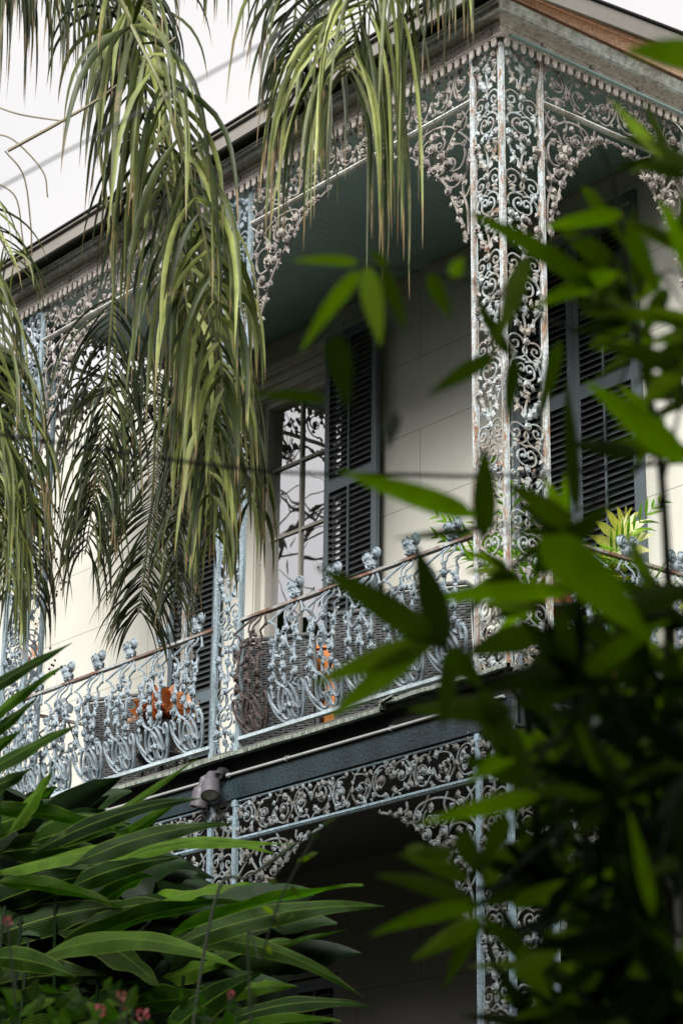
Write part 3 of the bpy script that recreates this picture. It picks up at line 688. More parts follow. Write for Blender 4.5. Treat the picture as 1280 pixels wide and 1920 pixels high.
# columns: posts are the column, the lace between them its panels
def column(posts, panels, z0, z1, pmat, lmat, seed):
    b = MB()
    for x, y in posts: post_into(b, x, y, z0, z1)
    ox, oy = posts[0]
    c = gpart(b, 'column', pmat)
    for i, (x, y, rz, wd) in enumerate(panels):
        column_panel(wd, z0, z1, seed + i).build('lace_panel', lmat, c, (x, y, 0), rz)
    return c
cz = (-.03, 4.435); lz = (-4.55, -.365)
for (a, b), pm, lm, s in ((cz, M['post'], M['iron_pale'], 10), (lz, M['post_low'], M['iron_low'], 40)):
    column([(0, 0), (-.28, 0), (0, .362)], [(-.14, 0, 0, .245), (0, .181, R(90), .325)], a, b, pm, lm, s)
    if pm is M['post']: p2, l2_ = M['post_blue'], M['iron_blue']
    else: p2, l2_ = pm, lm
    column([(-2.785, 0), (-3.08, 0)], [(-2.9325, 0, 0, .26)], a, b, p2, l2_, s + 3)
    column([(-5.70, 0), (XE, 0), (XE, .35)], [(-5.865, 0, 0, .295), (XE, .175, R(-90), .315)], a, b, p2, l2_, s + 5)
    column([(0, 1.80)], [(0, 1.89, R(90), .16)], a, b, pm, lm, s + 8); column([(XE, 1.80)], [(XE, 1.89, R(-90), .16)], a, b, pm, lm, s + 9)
# friezes with their rail, and brackets
def frieze(x, y, W, rz, z0, z1, mat, tm, seed):
    t = MB(); t.box(0, W, -.017, .017, z0 - .022, z0 + .004); t.box(0, W, -.024, -.0175, z0 - .014, z0 - .002); t.box(0, W, -.012, .012, z1 - .016, z1)
    tr = gpart(t, 'frieze', tm, (x, y, 0), rz)
    frieze_mesh(W, z0 + .003, z1 - .01, seed).build('frieze_lace', mat, tr)
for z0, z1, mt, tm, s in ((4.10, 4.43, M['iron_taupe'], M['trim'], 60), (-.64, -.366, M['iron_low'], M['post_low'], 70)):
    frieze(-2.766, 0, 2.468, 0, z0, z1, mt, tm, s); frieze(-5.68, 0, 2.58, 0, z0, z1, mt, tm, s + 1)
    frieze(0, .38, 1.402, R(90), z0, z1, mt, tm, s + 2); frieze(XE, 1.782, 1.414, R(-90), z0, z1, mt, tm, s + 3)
def brackets(W, H, z, mat, spots, seed):
    b = bracket_mesh(W, H, seed); o = None
    for x, y, rz, flip in spots:
        if o is None: c = o = gpart(b, 'bracket', mat, (x, y, z), rz)
        else: c = o.copy(); col.objects.link(c); c.location = (x, y, z + 5.7); c.rotation_euler = (0, 0, rz)
        c.scale = (-1 if flip else 1, 1, 1)
sp = [(-.30, 0, 0, True), (-2.766, 0, 0, False), (-3.10, 0, 0, True), (-5.68, 0, 0, False)]
brackets(.90, .98, 4.075, M['iron_taupe'], sp, 5); brackets(.90, .92, -.664, M['iron_low'], sp, 6)
sp = [(0, .38, R(90), False), (0, 1.782, R(90), True), (XE, .37, R(-90), True), (XE, 1.782, R(-90), False)]
brackets(.68, .93, 4.075, M['iron_taupe'], sp, 7); brackets(.68, .90, -.664, M['iron_low'], sp, 8)
# railings: rails > baluster castings, finials
bal = [baluster_mesh(k) for k in (1, 2, 3)]; bal_me = []; fin = None
def railing(x, y, W, rz, n, rusty=()):
    global fin
    r_ = MB(); r_.box(0, W, -.022, .022, .936, .956)
    ra = gpart(r_, 'railing', M['rail'], (x, y, 0), rz)
    f_ = MB(); f_.box(.002, W - .002, -.022, .020, .056, .080); f_.build('foot_rail', M['rail_low'], ra)
    for i in range(n):
        xx = (i + .5) * W / n; k = (i * 2 + n) % 3
        if len(bal_me) <= k + (0): pass
        key = (k, i in rusty)
        if key not in BM: BM[key] = bal[k].build('baluster', M['iron_rusty'] if i in rusty else M['iron_blue'], ra, (xx, 0, 0))
        else: o = BM[key].copy(); col.objects.link(o); o.parent = ra; o.location = (xx, 0, 0)
        if i in rusty:
            tag(BM[key], 'bare rust brown baluster casting'); continue
        if fin is None: fin = finial_mesh().build('finial', M['iron_blue'], ra, (xx, 0, 0))
        else: o = fin.copy(); col.objects.link(o); o.parent = ra; o.location = (xx, 0, 0)
BM = {}
railing(-2.766, 0, 2.468, 0, 6, rusty=(0,)); railing(-5.68, 0, 2.58, 0, 6)
railing(0, .38, 1.402, R(90), 3); railing(XE, 1.782, 1.414, R(-90), 3)
# ground floor platform
pf = MB(); pf.box(XE - .1, .1, -.1, YB - .01, -5.69, -4.56); gpart(pf, 'lower_platform', M['eave'])
# conduit and twin floodlight on the beam
cp = MB(); cp.tube([(-6.0, -.018, -.178), (-3.05, -.018, -.178)], .0115, 8); cp.tube([(-2.87, -.018, -.178), (-.03, -.018, -.178)], .0115, 8)
for x in (-2.86, -3.06): cp.tube([(x - .015, -.018, -.178), (x + .015, -.018, -.178)], .017, 8)
co = cp.build('conduit_pipe', M['conduit']); tag(co, 'thin grey conduit pipe running along the blue green beam under the upper deck', 'pipe')
for x in (-4.4, -2.2, -1.1):
    k = MB(); k.tube([(x, .004, -.20), (x, -.034, -.19), (x, -.034, -.165), (x, .004, -.155)], .0035, 5); k.build('pipe_clip', M['conduit'], co)
fl = empty('floodlight', (-2.93, -.02, -.168)); tag(fl, 'grey violet twin headed floodlight mounted on the beam beside the double iron column', 'floodlight')
k = MB(); k.lathe([(.045, -.03), (.05, .0), (.045, .03)], (0, 0, .01), 14, (0, -1, 0)); k.box(-.12, .05, -.035, -.012, -.0, .025); k.build('mounting_plate', M['dark'], fl)
for x, y, dr in ((.0, -.09, V((.40, -.30, -.85))), (-.125, -.05, V((-.12, -.12, -1)))):
    dr = dr.normalized(); h = MB(); o = V((x, y, -.005))
    h.lathe([(.020, -.012), (.030, 0), (.032, .045), (.036, .055), (.056, .075), (.060, .10), (.060, .185), (.062, .187), (.062, .192), (.054, .192), (.052, .182)], o, 22, dr)
    h.tube([o - dr * .01, V((x * .5, -.03, .015))], .014, 8)
    hd = h.build('lamp_head', M['lamp'], fl); hd.scale = (1.1, 1.1, 1.1)
    l = MB(); l.lathe([(.0515, .1825), (.040, .1835), (.030, .187), (.012, .188)], o, 20, dr); l.build('lens', M['lens'], hd)
    t = dr.cross(V((0, 1, 0))).normalized()
    for s in (-1, 1): l = MB(); l.obox(o + dr * .189 + t * s * .024, t * .003, dr.cross(t) * .008, dr * .002); l.build('reflector', M['steel'], hd)
# ================================================================== THINGS ON THE GALLERY
def pl(u, v, y):
    d = AX * ((u - 640) / FPX) + AY * ((960 - v) / FPX) + AZ
    return CAM + d * ((y - CAM.y) / d.y)
def woven(b, o, ax, az, nrm, n, m_):
    """basket weave: rows of small strips over and under"""
    o, ax, az, nrm = V(o), V(ax), V(az), V(nrm)
    for i in range(m_):
        for j in range(n):
            k = 1 if (i + j) % 2 else -1
            c = o + ax * ((j + .5) / n) + az * ((i + .5) / m_); s = k * .005
            a, z = ax / n * .56, az / m_ * .40
            b.add([c - a - z, c + a - z, c + a + z, c - a + z, c + nrm * (.006 + s) - z * .5, c + nrm * (.006 + s) + z * .5], [(0, 1, 4), (1, 2, 5, 4), (2, 3, 5), (3, 0, 4, 5)])
def chair():
    c = empty('wicker_chair')
    b = MB(); W, D, H = .60, .56, .92
    woven(b, (-W / 2 + .02, .02, .10), (W - .04, 0, 0), (0, -.10, H - .12), (0, -1, -.1), 14, 44)
    b.add([(-W / 2 + .02, .03, .10), (W / 2 - .02, .03, .10), (W / 2 - .02, -.07, H - .02), (-W / 2 + .02, -.07, H - .02)], [(0, 1, 2, 3)])
    bk = b.build('backrest', M['wicker'], c)
    b = MB(); b.tube([(-W / 2, .02, .02), (-W / 2, .02, .42), (-W / 2, -.08, H - .03), (-W / 2 + .04, -.09, H), (W / 2 - .04, -.09, H), (W / 2, -.08, H - .03), (W / 2, .02, .42), (W / 2, .02, .02)], .018, 8)
    b.build('back_frame', M['wicker'], c)
    b = MB(); b.box(-W / 2 + .02, W / 2 - .02, .05, D, .37, .41); woven(b, (-W / 2 + .02, D + .002, .30), (W - .04, 0, 0), (0, 0, .10), (0, 1, 0), 14, 5); b.build('seat', M['wicker'], c, bevel=.006)
    for s in (-1, 1):
        b = MB(); x = s * (W / 2 + .01); b.obox((x, D / 2, .63), (.035, 0, 0), (0, D / 2 - .01, 0), (0, 0, .014)); woven(b, (x, .06, .12), (0, D - .12, 0), (0, 0, .49), (s, 0, 0), 12, 22); b.build('arm_panel', M['wicker'], c)
        b = MB(); b.tube([(x, D - .03, 0), (x, D - .03, .615)], .02, 8); b.build('leg', M['wicker'], c)
    return c
px_x = lambda u, v, y: pl(u, v, y).x
c0 = chair(); c0.location = (px_x(524, 1270, .48), .48, 0); c0.rotation_euler = (0, 0, R(28))
tag(c0, 'black wicker chair with its back to the rusty baluster next to the double column', 'chair', 'wicker chairs on the upper gallery')
for x, y, rz, lab in ((px_x(702, 1220, .55), .55, R(24), 'black wicker chair in front of the open dark shutter, right of the orange cabinet'),
                      (px_x(812, 1180, .5), .5, R(32), 'black wicker chair nearest the corner column of the upper gallery'),
                      (px_x(225, 1400, .55), .55, R(26), 'black wicker chair beside the orange leaved plant on the upper gallery')):
    c = copy_tree(c0, None, (x, y, 0), rz); tag(c, lab)
# orange cabinet between the chairs
k = empty('wooden_cabinet', (px_x(607, 1260, .72), .72, 0), R(30)); tag(k, 'orange varnished wooden cabinet standing between two black wicker chairs', 'cabinet')
b = MB(); b.box(-.16, .16, 0, .30, .03, .86); b.box(-.175, .175, -.02, .32, .862, .885); b.box(-.14, .14, .02, .28, 0, .028); b.build('carcass', M['orange'], k, bevel=.004)
for s in (-1, 1):
    b = MB(); b.box(s * .078 - .072, s * .078 + .072, -.020, -.002, .07, .83); b.box(s * .078 - .045, s * .078 + .045, -.026, -.021, .13, .77); d_ = b.build('door', M['orange'], k, bevel=.003)
    b = MB(); b.lathe([(.006, 0), (.006, .012), (.013, .018), (.010, .026)], (s * .02, -.021, .5), 10, (0, -1, 0)); b.build('knob', M['dark'], d_)
# ---------------------------------------------------------------- leaf shapes
def blade(b, P0, P1, wd, sag=0.0, roll=.4, fold=.25, wave=0.0, n=9, across=2, prof=1.0, ph=None, curl=0.0, axis=None):
    """one leaf from P0 to P1; sag bends its middle up, roll tilts it away from the viewer"""
    P0, P1 = V(P0), V(P1); L_ = (P1 - P0).length; t = (P1 - P0).normalized()
    vw = (P0 - CAM).normalized(); s0 = t.cross(vw)
    if s0.length < .05: s0 = t.cross(V((0, 0, 1)))
    s0.normalize(); nn = s0.cross(t).normalized()
    S = s0 * math.cos(roll) + nn * math.sin(roll); N = S.cross(t).normalized()
    ph = random.uniform(0, 6.28) if ph is None else ph
    vs = []; fs = []; m_ = across
    for i in range(n + 1):
        q = i / n; c = P0.lerp(P1, q) + V((0, 0, 1)) * (sag * 4 * q * (1 - q) * L_) + N * (curl * L_ * q * q)
        w_ = wd * .5 * max(.02, math.sin(math.pi * min(1, q ** (.62 * prof) * .985 + .012))) ** .85
        if q < .08: w_ = wd * .06 + w_ * .3
        for j in range(-m_, m_ + 1):
            x = j / m_
            b.ac[len(b.v) + len(vs)] = x
            vs.append(c + S * (w_ * x) + N * (fold * w_ * abs(x) + wave * wd * abs(x) ** 2 * math.sin(q * 17 + ph + (1.5 if x < 0 else 0))))
    k = 2 * m_ + 1
    for i in range(n):
        for j in range(k - 1): a = i * k + j; fs.append((a, a + 1, a + k + 1, a + k))
    b.cur = random.random(); b.add(vs, fs)
def pot(name, loc, r, h, mat, parent):
    b = MB(); b.lathe([(r * .68, 0), (r * .95, h * .82), (r * 1.06, h * .82), (r * 1.06, h), (r * .94, h), (r * .92, h * .9), (.01, h * .88)], (0, 0, 0), 20); return b.build('pot', mat, parent, loc)
def arching(b, o, cnt, L0, L1, wd, up, seed, rad=.0, **kw):
    rnd = random.Random(seed); random.seed(seed)
    for i in range(cnt):
        a = rnd.uniform(0, 6.283); e = rnd.uniform(*up); L_ = rnd.uniform(L0, L1)
        p0 = V(o) + V((math.cos(a), math.sin(a), 0)) * rad; d = V((math.cos(a) * math.cos(e), math.sin(a) * math.cos(e), math.sin(e)))
        blade(b, p0, p0 + d * L_, wd * rnd.uniform(.8, 1.2), sag=rnd.uniform(.05, .18), roll=rnd.uniform(-1, 1), **kw)
def feather(b, o, d, L_, nl, ll, wd, droop, seed):
    """small pinnate frond"""
    rnd = random.Random(seed); P = V(o); d = V(d).normalized(); pts = [P.copy()]
    for i in range(10): d = (d + V((0, 0, -droop))).normalized(); P = P + d * L_ / 10; pts.append(P.copy())
    b.cur = .2; b.tube(pts, [.004 * (1 - i / 14) for i in range(len(pts))], 4)
    for i in range(nl):
        q = .18 + .8 * i / nl; k = min(9, int(q * 10)); p = pts[k].lerp(pts[k + 1], q * 10 - k); t = (pts[k + 1] - pts[k]).normalized()
        s = t.cross(V((0, 0, 1))).normalized()
        for sg in (-1, 1):
            dd = (t * .55 + s * sg * .8 + V((0, 0, rnd.uniform(-.25, .2)))).normalized(); ln = ll * math.sin(.35 + 2.5 * q) * rnd.uniform(.85, 1.1)
            blade(b, p, p + dd * ln, wd, sag=.06, roll=rnd.uniform(-.7, .7), n=4, across=1, fold=.2)
# croton on a dark stand
k = empty('croton_plant', (px_x(305, 1290, .72), .72, 0)); tag(k, 'orange and copper leaved plant in a dark bowl on a black stand behind the railing', 'potted plant')
b = MB()
for a in range(4): q = a * 1.571 + .78; b.tube([(math.cos(q) * .20, math.sin(q) * .20, 0), (math.cos(q) * .13, math.sin(q) * .13, .42)], .013, 6)
b.lathe([(.17, .42), (.19, .425), (.19, .44), (.17, .445)], (0, 0, 0), 16); b.lathe([(.15, .15), (.16, .16), (.15, .17)], (0, 0, 0), 12); b.build('stand', M['dark'], k)
pot('pot', (0, 0, .445), .17, .24, M['dark'], k)
b = MB(); arching(b, (0, 0, .66), 54, .18, .40, .15, (.1, 1.4), 4, rad=.03, n=7, across=2, wave=.15); b.build('foliage', M['croton'], k)
# areca in terracotta near the corner
k = empty('potted_palm', (-.62, 1.05, 0)); tag(k, 'small green feathery palm in a terracotta pot behind the corner column', 'potted plant')
pot('pot', (0, 0, 0), .20, .34, M['terra'], k)
b = MB(); rnd = random.Random(3)
for i in range(15):
    a = rnd.uniform(0, 6.28) if i > 5 else rnd.uniform(2.8, 4.4); feather(b, (0, 0, .32), (math.cos(a) * .5, math.sin(a) * .5, 1.0 + rnd.random() * .5), rnd.uniform(1.05, 1.65), 18, .30, .022, .10, i)
b.build('fronds', M['fern'], k)
# fern and lime philodendron on stands at the short side
k = empty('potted_fern', (-.32, .78, 0)); tag(k, 'bushy green fern in a terracotta pot on a stand behind the short side railing', 'potted plant')
b = MB(); b.tube([(0, 0, 0), (0, 0, .60)], .03, 8); b.lathe([(.15, .0), (.15, .02), (.03, .04)], (0, 0, 0), 14); b.lathe([(.03, .56), (.17, .59), (.17, .61)], (0, 0, 0), 14); b.build('stand', M['dark'], k)
pot('pot', (0, 0, .612), .15, .22, M['terra'], k)
b = MB(); rnd = random.Random(8)
for i in range(46):
    a = rnd.uniform(0, 6.28); feather(b, (0, 0, .82), (math.cos(a), math.sin(a), rnd.uniform(.3, 1.6)), rnd.uniform(.3, .55), 13, .10, .018, .16, i)
b.build('fronds', M['fern'], k)
k = empty('philodendron', (-.26, 1.30, .0)); tag(k, 'plant with large deeply cut yellow lime leaves behind the short side railing', 'potted plant')
pot('pot', (0, 0, 0), .19, .36, M['terra'], k)
def cutleaf(b, st, w_, L_, seed):
    """split leaf: fingers both sides of a midrib"""
    rnd = random.Random(seed); st = V(st); t = V(w_).normalized(); vw = (st + k.location - CAM).normalized(); s = t.cross(vw).normalized(); nn = s.cross(t)
    for i in range(6):
        q = i / 5; ln = L_ * (.22 + .42 * math.sin(math.pi * min(1, q * .8 + .22))); p = st + t * (q * L_ * .75)
        for sg in (-1, 1):
            ang = 1.75 - 1.45 * q; d = t * math.cos(ang) + s * sg * math.sin(ang) + nn * rnd.uniform(-.1, .15)
            P1 = p + d * ln; m_ = MB.__new__(MB)
            vs = []; fs = []
            for h in range(6):
                u_ = h / 5; c = p.lerp(P1, u_) + nn * (-.10 * L_ * u_ * u_); a = t * (L_ * .115 * (1 - .15 * h / 5 if u_ < .8 else .45 if u_ < .99 else .05))
                vs += [c - a, c + a]
            for h in range(5): fs.append((2 * h, 2 * h + 1, 2 * h + 3, 2 * h + 2))
            b.cur = rnd.random(); b.add(vs, fs)
    b.cur = .1; b.tube([st + t * (q * L_ * .82 / 6) + nn * .002 for q in range(7)], .005, 5)
for (dx, dy, dz, L_, w_) in ((-.02, -.02, 1.10, .36, (.1, .25, 1)), (-.12, .2, .84, .26, (-.5, .6, .5)), (.12, -.22, .80, .24, (.4, -.6, .35)), (.15, .15, .72, .26, (.6, .6, .2))):
    b = MB(); b.cur = .3; b.tube(spline([(0, 0, .32), (dx * .5, dy * .4, .6), (dx, dy, dz)], 6), .008, 6); cutleaf(b, (dx, dy, dz), w_, L_, int(L_ * 100 + dz * 50)); b.build('leaf', M['lime'], k)
b = MB(); arching(b, (0, 0, .34), 46, .4, .8, .035, (.5, 1.4), 12, n=6, across=1); b.build('foliage', M['fern'], k)
# crape myrtle twig beyond the end of the gallery
k = empty('berry_twig', (-6.6, .4, -5.7)); tag(k, 'thin bare shrub stems with round berries and two brown leaves at the gallery end', 'shrub')
b = MB(); rnd = random.Random(5); r0 = V(k.location); tip = V((-6.35, .5, 2.2))
def tw(p, d, L_, r, lv, b, bb):
    pts = [p]; q = V(p); d = V(d).normalized()
    for i in range(5): d = (d + V((rnd.uniform(-.12, .12), rnd.uniform(-.12, .12), rnd.uniform(-.02, .12)))).normalized(); q = q + d * L_ / 5; pts.append(q.copy())
    b.tube(pts, [r * (1 - .12 * i) for i in range(6)], 4)
    if lv == 0: bb.append(q.copy()); return
    for i in range(3): tw(pts[rnd.choice((2, 3, 4, 5))], d + V((rnd.uniform(-.8, .8), rnd.uniform(-.8, .8), rnd.uniform(-.2, .5))), L_ * rnd.uniform(.42, .62), r * .6, lv - 1, b, bb)
bb = []
for dx in (0, .12, -.1): tw(V((dx, 0, 0)), (rnd.uniform(-.03, .1), .02, 1), 7.1 + dx * 3, .016, 0, b, bb)
for z, dx in ((6.9, .18), (7.4, .1), (6.5, .2)): tw(V((dx, .05, z)), (.25, 0, 1), .75, .005, 3, b, bb)
b.build('stems', M['twig'], k)
bm_ = MB(); bm_.lathe([(.004, -.011), (.011, -.004), (.011, .004), (.004, .011)], (0, 0, 0), 6); bo = bm_.build('berry', M['dark'], k, bb[0])
for q in bb[1:]: c = bo.copy(); col.objects.link(c); c.parent = k; c.location = q
b = MB(); blade(b, (.30, .05, 7.35), (.34, .03, 7.2), .06, roll=.2); blade(b, (.22, .05, 7.25), (.25, .0, 7.08), .06, roll=.3); b.build('leaf', M['croton'], k)
# loop of white wire hanging from the short side frieze
b = MB(); b.tube(spline([(.03, 1.60, 4.42), (.05, 1.72, 4.34), (.06, 1.79, 4.22), (.05, 1.76, 4.12), (.04, 1.66, 4.07)], 6), .0042, 5); b.tube([(.03, 1.40, 3.93), (.03, 1.43, 3.98)], .004, 5)
tag(b.build('wire_loop', M['white']), 'loose loop of thin white wire on the short side frieze', 'wire')

# ================================================================== PLANTS NEARER THE CAMERA
# ---- palm
PK = 1.30
palm = empty('palm_tree', at(-420, 500, 9.6 * PK)); palm.location.z = -5.7
tag(palm, 'tall feather palm whose long grey green fronds hang down in front of the gallery', 'palm tree')
PO = V(palm.location)
crown = at(-250, -900, 9.6 * PK)
b = MB(); h_ = crown.z + 5.7; n = 26
b.tube([V(((crown.x - PO.x) * (i / n) ** 2, (crown.y - PO.y) * (i / n) ** 2, h_ * i / n)) for i in range(n + 1)], [(.20 - .05 * i / n) * (1 + .05 * (i % 2)) for i in range(n + 1)], 14)
b.build('trunk', M['bark'], palm)
def frond(px, nl, Ls, g=.30, seed=1, mat='palm', wd=.026, spread=.8, fwd=.5, jit=.25, t0=.12, side=(-1, 1), back=.6, rr=.014, stem_from=None):
    rnd = random.Random(seed); pts = [at(p[0], p[1], p[2] * PK) for p in px]; Ls = Ls * PK; wd = wd * PK * .80; nl = int(nl * .62)
    if stem_from is not None: pts = [crown] + pts
    C_ = spline(pts, 10); n = len(C_) - 1; b = MB(); b.cur = .5
    b.tube([c - PO for c in C_], [rr * (1 - .75 * i / n) for i in range(n + 1)], 6)
    o = b.build('frond', M['rachis'], palm)
    b = MB()
    i0 = 10 if stem_from is not None else 0
    for i in range(nl):
        q = t0 + (1 - t0) * (i + rnd.random() * .6) / nl; x = i0 + q * (n - i0); k = min(n - 1, int(x)); p = C_[k].lerp(C_[k + 1], x - k); T = (C_[k + 1] - C_[k]).normalized()
        vw = (p - CAM).normalized(); S = T.cross(vw).normalized(); Nn = S.cross(T).normalized()
        for sg in side:
            d = (T * (fwd + rnd.uniform(-jit, jit)) + S * (sg * spread * rnd.uniform(.5, 1.15)) + Nn * rnd.uniform(-back, back)).normalized()
            L_ = Ls * (.45 + .55 * math.sin(math.pi * min(.95, q * .8 + .18))) * rnd.uniform(.8, 1.12)
            m_ = 9; P = p.copy(); tw_ = rnd.uniform(-.9, .9); dt = rnd.uniform(-.6, .6); vs = []; fs = []; gg = g * rnd.uniform(.65, 1.35); W_ = wd * rnd.uniform(.75, 1.15)
            for h in range(m_ + 1):
                u_ = h / m_; ww = W_ * .5 * (min(1, .35 + u_ * 4) * (1 - u_ ** 2.6) + .03)
                s_ = d.cross(vw); s_ = s_.normalized() if s_.length > .01 else S; n_ = s_.cross(d); a = tw_ + dt * u_
                w1 = s_ * math.cos(a) + n_ * math.sin(a); c2 = n_ * math.cos(a) - s_ * math.sin(a)
                for z_ in range(3): b.ac[len(b.v) + len(vs) + z_] = u_
                vs += [P - PO + w1 * ww + c2 * ww * .35, P - PO, P - PO - w1 * ww + c2 * ww * .35]
                d = (d + V((0, 0, -gg * (.6 + u_ * 1.9))) + V((rnd.uniform(-.05, .05), rnd.uniform(-.05, .05), 0))).normalized(); P = P + d * L_ / m_
            for h in range(m_): a = h * 3; fs += [(a, a + 1, a + 4, a + 3), (a + 1, a + 2, a + 5, a + 4)]
            b.cur = rnd.random() ** 1.5; b.add(vs, fs)
    b.build('leaflets', M[mat], o); return o
F = frond
# main hanging frond, bright
F([(205, -40, 9.2), (250, 55, 9.1), (305, 170, 9.0), (350, 310, 9.0), (385, 450, 9.05), (405, 590, 9.1), (420, 740, 9.2)], 56, .74, .52, 11, wd=.031, stem_from=1, t0=.02)
F([(215, -60, 9.5), (235, 90, 9.5), (290, 260, 9.5), (330, 430, 9.5), (355, 600, 9.5), (380, 780, 9.55), (395, 940, 9.6)], 50, .70, .44, 12, wd=.028, stem_from=1, t0=.02)
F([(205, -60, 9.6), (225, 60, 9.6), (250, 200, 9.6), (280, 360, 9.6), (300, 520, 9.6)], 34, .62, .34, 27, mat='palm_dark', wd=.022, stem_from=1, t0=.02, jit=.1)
F([(240, -60, 10.1), (330, 250, 10.1), (395, 480, 10.1), (415, 680, 10.1), (445, 840, 10.1), (468, 950, 10.1)], 66, .68, .5, 15, wd=.024, stem_from=1, t0=.2)
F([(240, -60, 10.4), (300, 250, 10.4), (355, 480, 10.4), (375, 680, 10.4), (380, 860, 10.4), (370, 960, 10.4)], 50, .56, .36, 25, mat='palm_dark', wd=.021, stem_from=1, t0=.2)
# herring-bone frond behind
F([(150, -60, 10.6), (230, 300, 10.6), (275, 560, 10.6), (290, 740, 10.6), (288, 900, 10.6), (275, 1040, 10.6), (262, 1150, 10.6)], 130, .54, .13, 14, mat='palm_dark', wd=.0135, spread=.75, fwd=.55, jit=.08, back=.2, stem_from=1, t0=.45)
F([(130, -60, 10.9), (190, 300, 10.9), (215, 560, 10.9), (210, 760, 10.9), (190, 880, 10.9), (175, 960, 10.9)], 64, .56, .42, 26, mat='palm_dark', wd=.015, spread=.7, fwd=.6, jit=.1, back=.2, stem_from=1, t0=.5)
# right hand group hanging from above the frame
F([(800, -190, 9.0), (745, -90, 8.9), (700, -10, 8.9), (670, 60, 8.9), (650, 140, 8.9)], 48, 1.12, .55, 16, wd=.022, spread=.75, fwd=.5, stem_from=1, t0=.1)
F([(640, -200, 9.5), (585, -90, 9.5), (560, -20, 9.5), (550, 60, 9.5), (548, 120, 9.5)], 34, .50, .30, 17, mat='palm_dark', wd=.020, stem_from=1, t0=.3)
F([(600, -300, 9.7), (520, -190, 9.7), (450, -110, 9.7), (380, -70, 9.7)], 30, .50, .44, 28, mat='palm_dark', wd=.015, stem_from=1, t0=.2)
F([(1000, -330, 9.2), (880, -240, 9.1), (830, -170, 9.0), (780, -100, 9.0)], 36, .62, .6, 18, wd=.021, spread=.7, stem_from=1, t0=.45)
# top left
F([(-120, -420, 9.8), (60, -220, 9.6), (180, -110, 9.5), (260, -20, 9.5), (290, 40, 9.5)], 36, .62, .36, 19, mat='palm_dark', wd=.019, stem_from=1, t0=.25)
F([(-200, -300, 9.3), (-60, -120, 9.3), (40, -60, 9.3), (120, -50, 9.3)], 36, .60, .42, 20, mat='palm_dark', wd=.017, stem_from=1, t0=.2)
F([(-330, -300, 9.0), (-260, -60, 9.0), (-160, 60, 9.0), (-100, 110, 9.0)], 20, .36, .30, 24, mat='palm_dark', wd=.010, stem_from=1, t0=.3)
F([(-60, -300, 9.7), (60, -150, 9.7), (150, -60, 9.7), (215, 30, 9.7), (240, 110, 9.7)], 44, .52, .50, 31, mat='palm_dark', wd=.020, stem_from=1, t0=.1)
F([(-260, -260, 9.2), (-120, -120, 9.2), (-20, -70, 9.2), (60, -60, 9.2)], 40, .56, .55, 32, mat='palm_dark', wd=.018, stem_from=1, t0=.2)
F([(800, -150, 9.5), (720, -60, 9.5), (640, 20, 9.5), (590, 110, 9.5), (575, 190, 9.5)], 34, .72, .5, 46, wd=.018, mat='palm_dark', stem_from=1, t0=.1)
F([(-160, 560, 8.7), (-90, 700, 8.7), (-40, 840, 8.7), (0, 980, 8.7), (20, 1110, 8.7)], 60, .60, .55, 47, wd=.015, stem_from=1, t0=.1)
F([(-130, 500, 9.6), (-50, 700, 9.6), (10, 870, 9.6), (50, 1010, 9.6), (65, 1120, 9.6)], 66, .50, .40, 48, wd=.013, mat='palm_dark', stem_from=1, t0=.1)
# lower strands of the middle fronds
F([(250, -60, 10.0), (330, 200, 10.0), (380, 450, 10.0), (405, 650, 10.0), (405, 800, 10.0), (400, 1010, 10.0)], 76, .58, .42, 41, wd=.019, stem_from=1, t0=.45)
F([(140, -60, 10.2), (190, 200, 10.2), (215, 450, 10.2), (205, 650, 10.2), (185, 860, 10.2), (160, 1040, 10.2)], 74, .62, .34, 42, wd=.016, mat='palm_dark', stem_from=1, t0=.5)
F([(250, -60, 10.2), (300, 200, 10.2), (350, 450, 10.2), (365, 650, 10.2), (355, 820, 10.2), (335, 980, 10.2), (330, 1110, 10.2)], 80, .46, .30, 43, wd=.014, mat='palm_dark', stem_from=1, t0=.5)
# left edge
F([(-180, 260, 8.9), (-90, 430, 8.9), (-30, 560, 8.9), (20, 720, 8.9), (45, 860, 8.9), (60, 960, 8.9)], 54, .60, .46, 33, wd=.017, stem_from=1, t0=.1)
F([(-200, 420, 9.3), (-110, 600, 9.3), (-50, 760, 9.3), (0, 900, 9.3), (30, 1000, 9.3)], 44, .62, .50, 34, mat='palm_dark', wd=.018, stem_from=1, t0=.1)
F([(-230, 160, 8.8), (-140, 380, 8.8), (-80, 540, 8.8), (-40, 700, 8.8), (-15, 850, 8.8), (0, 1000, 8.8)], 44, .62, .26, 21, wd=.020, stem_from=1, t0=.2)
F([(-220, 220, 9.4), (-120, 480, 9.4), (-60, 680, 9.4), (-20, 860, 9.4), (20, 1020, 9.4)], 46, .54, .22, 22, mat='palm_dark', wd=.015, stem_from=1, t0=.2, fwd=.7)
F([(-160, 200, 9.1), (-80, 340, 9.1), (-10, 430, 9.1), (30, 500, 9.1)], 20, .40, .24, 23, wd=.012, stem_from=1, t0=.3)
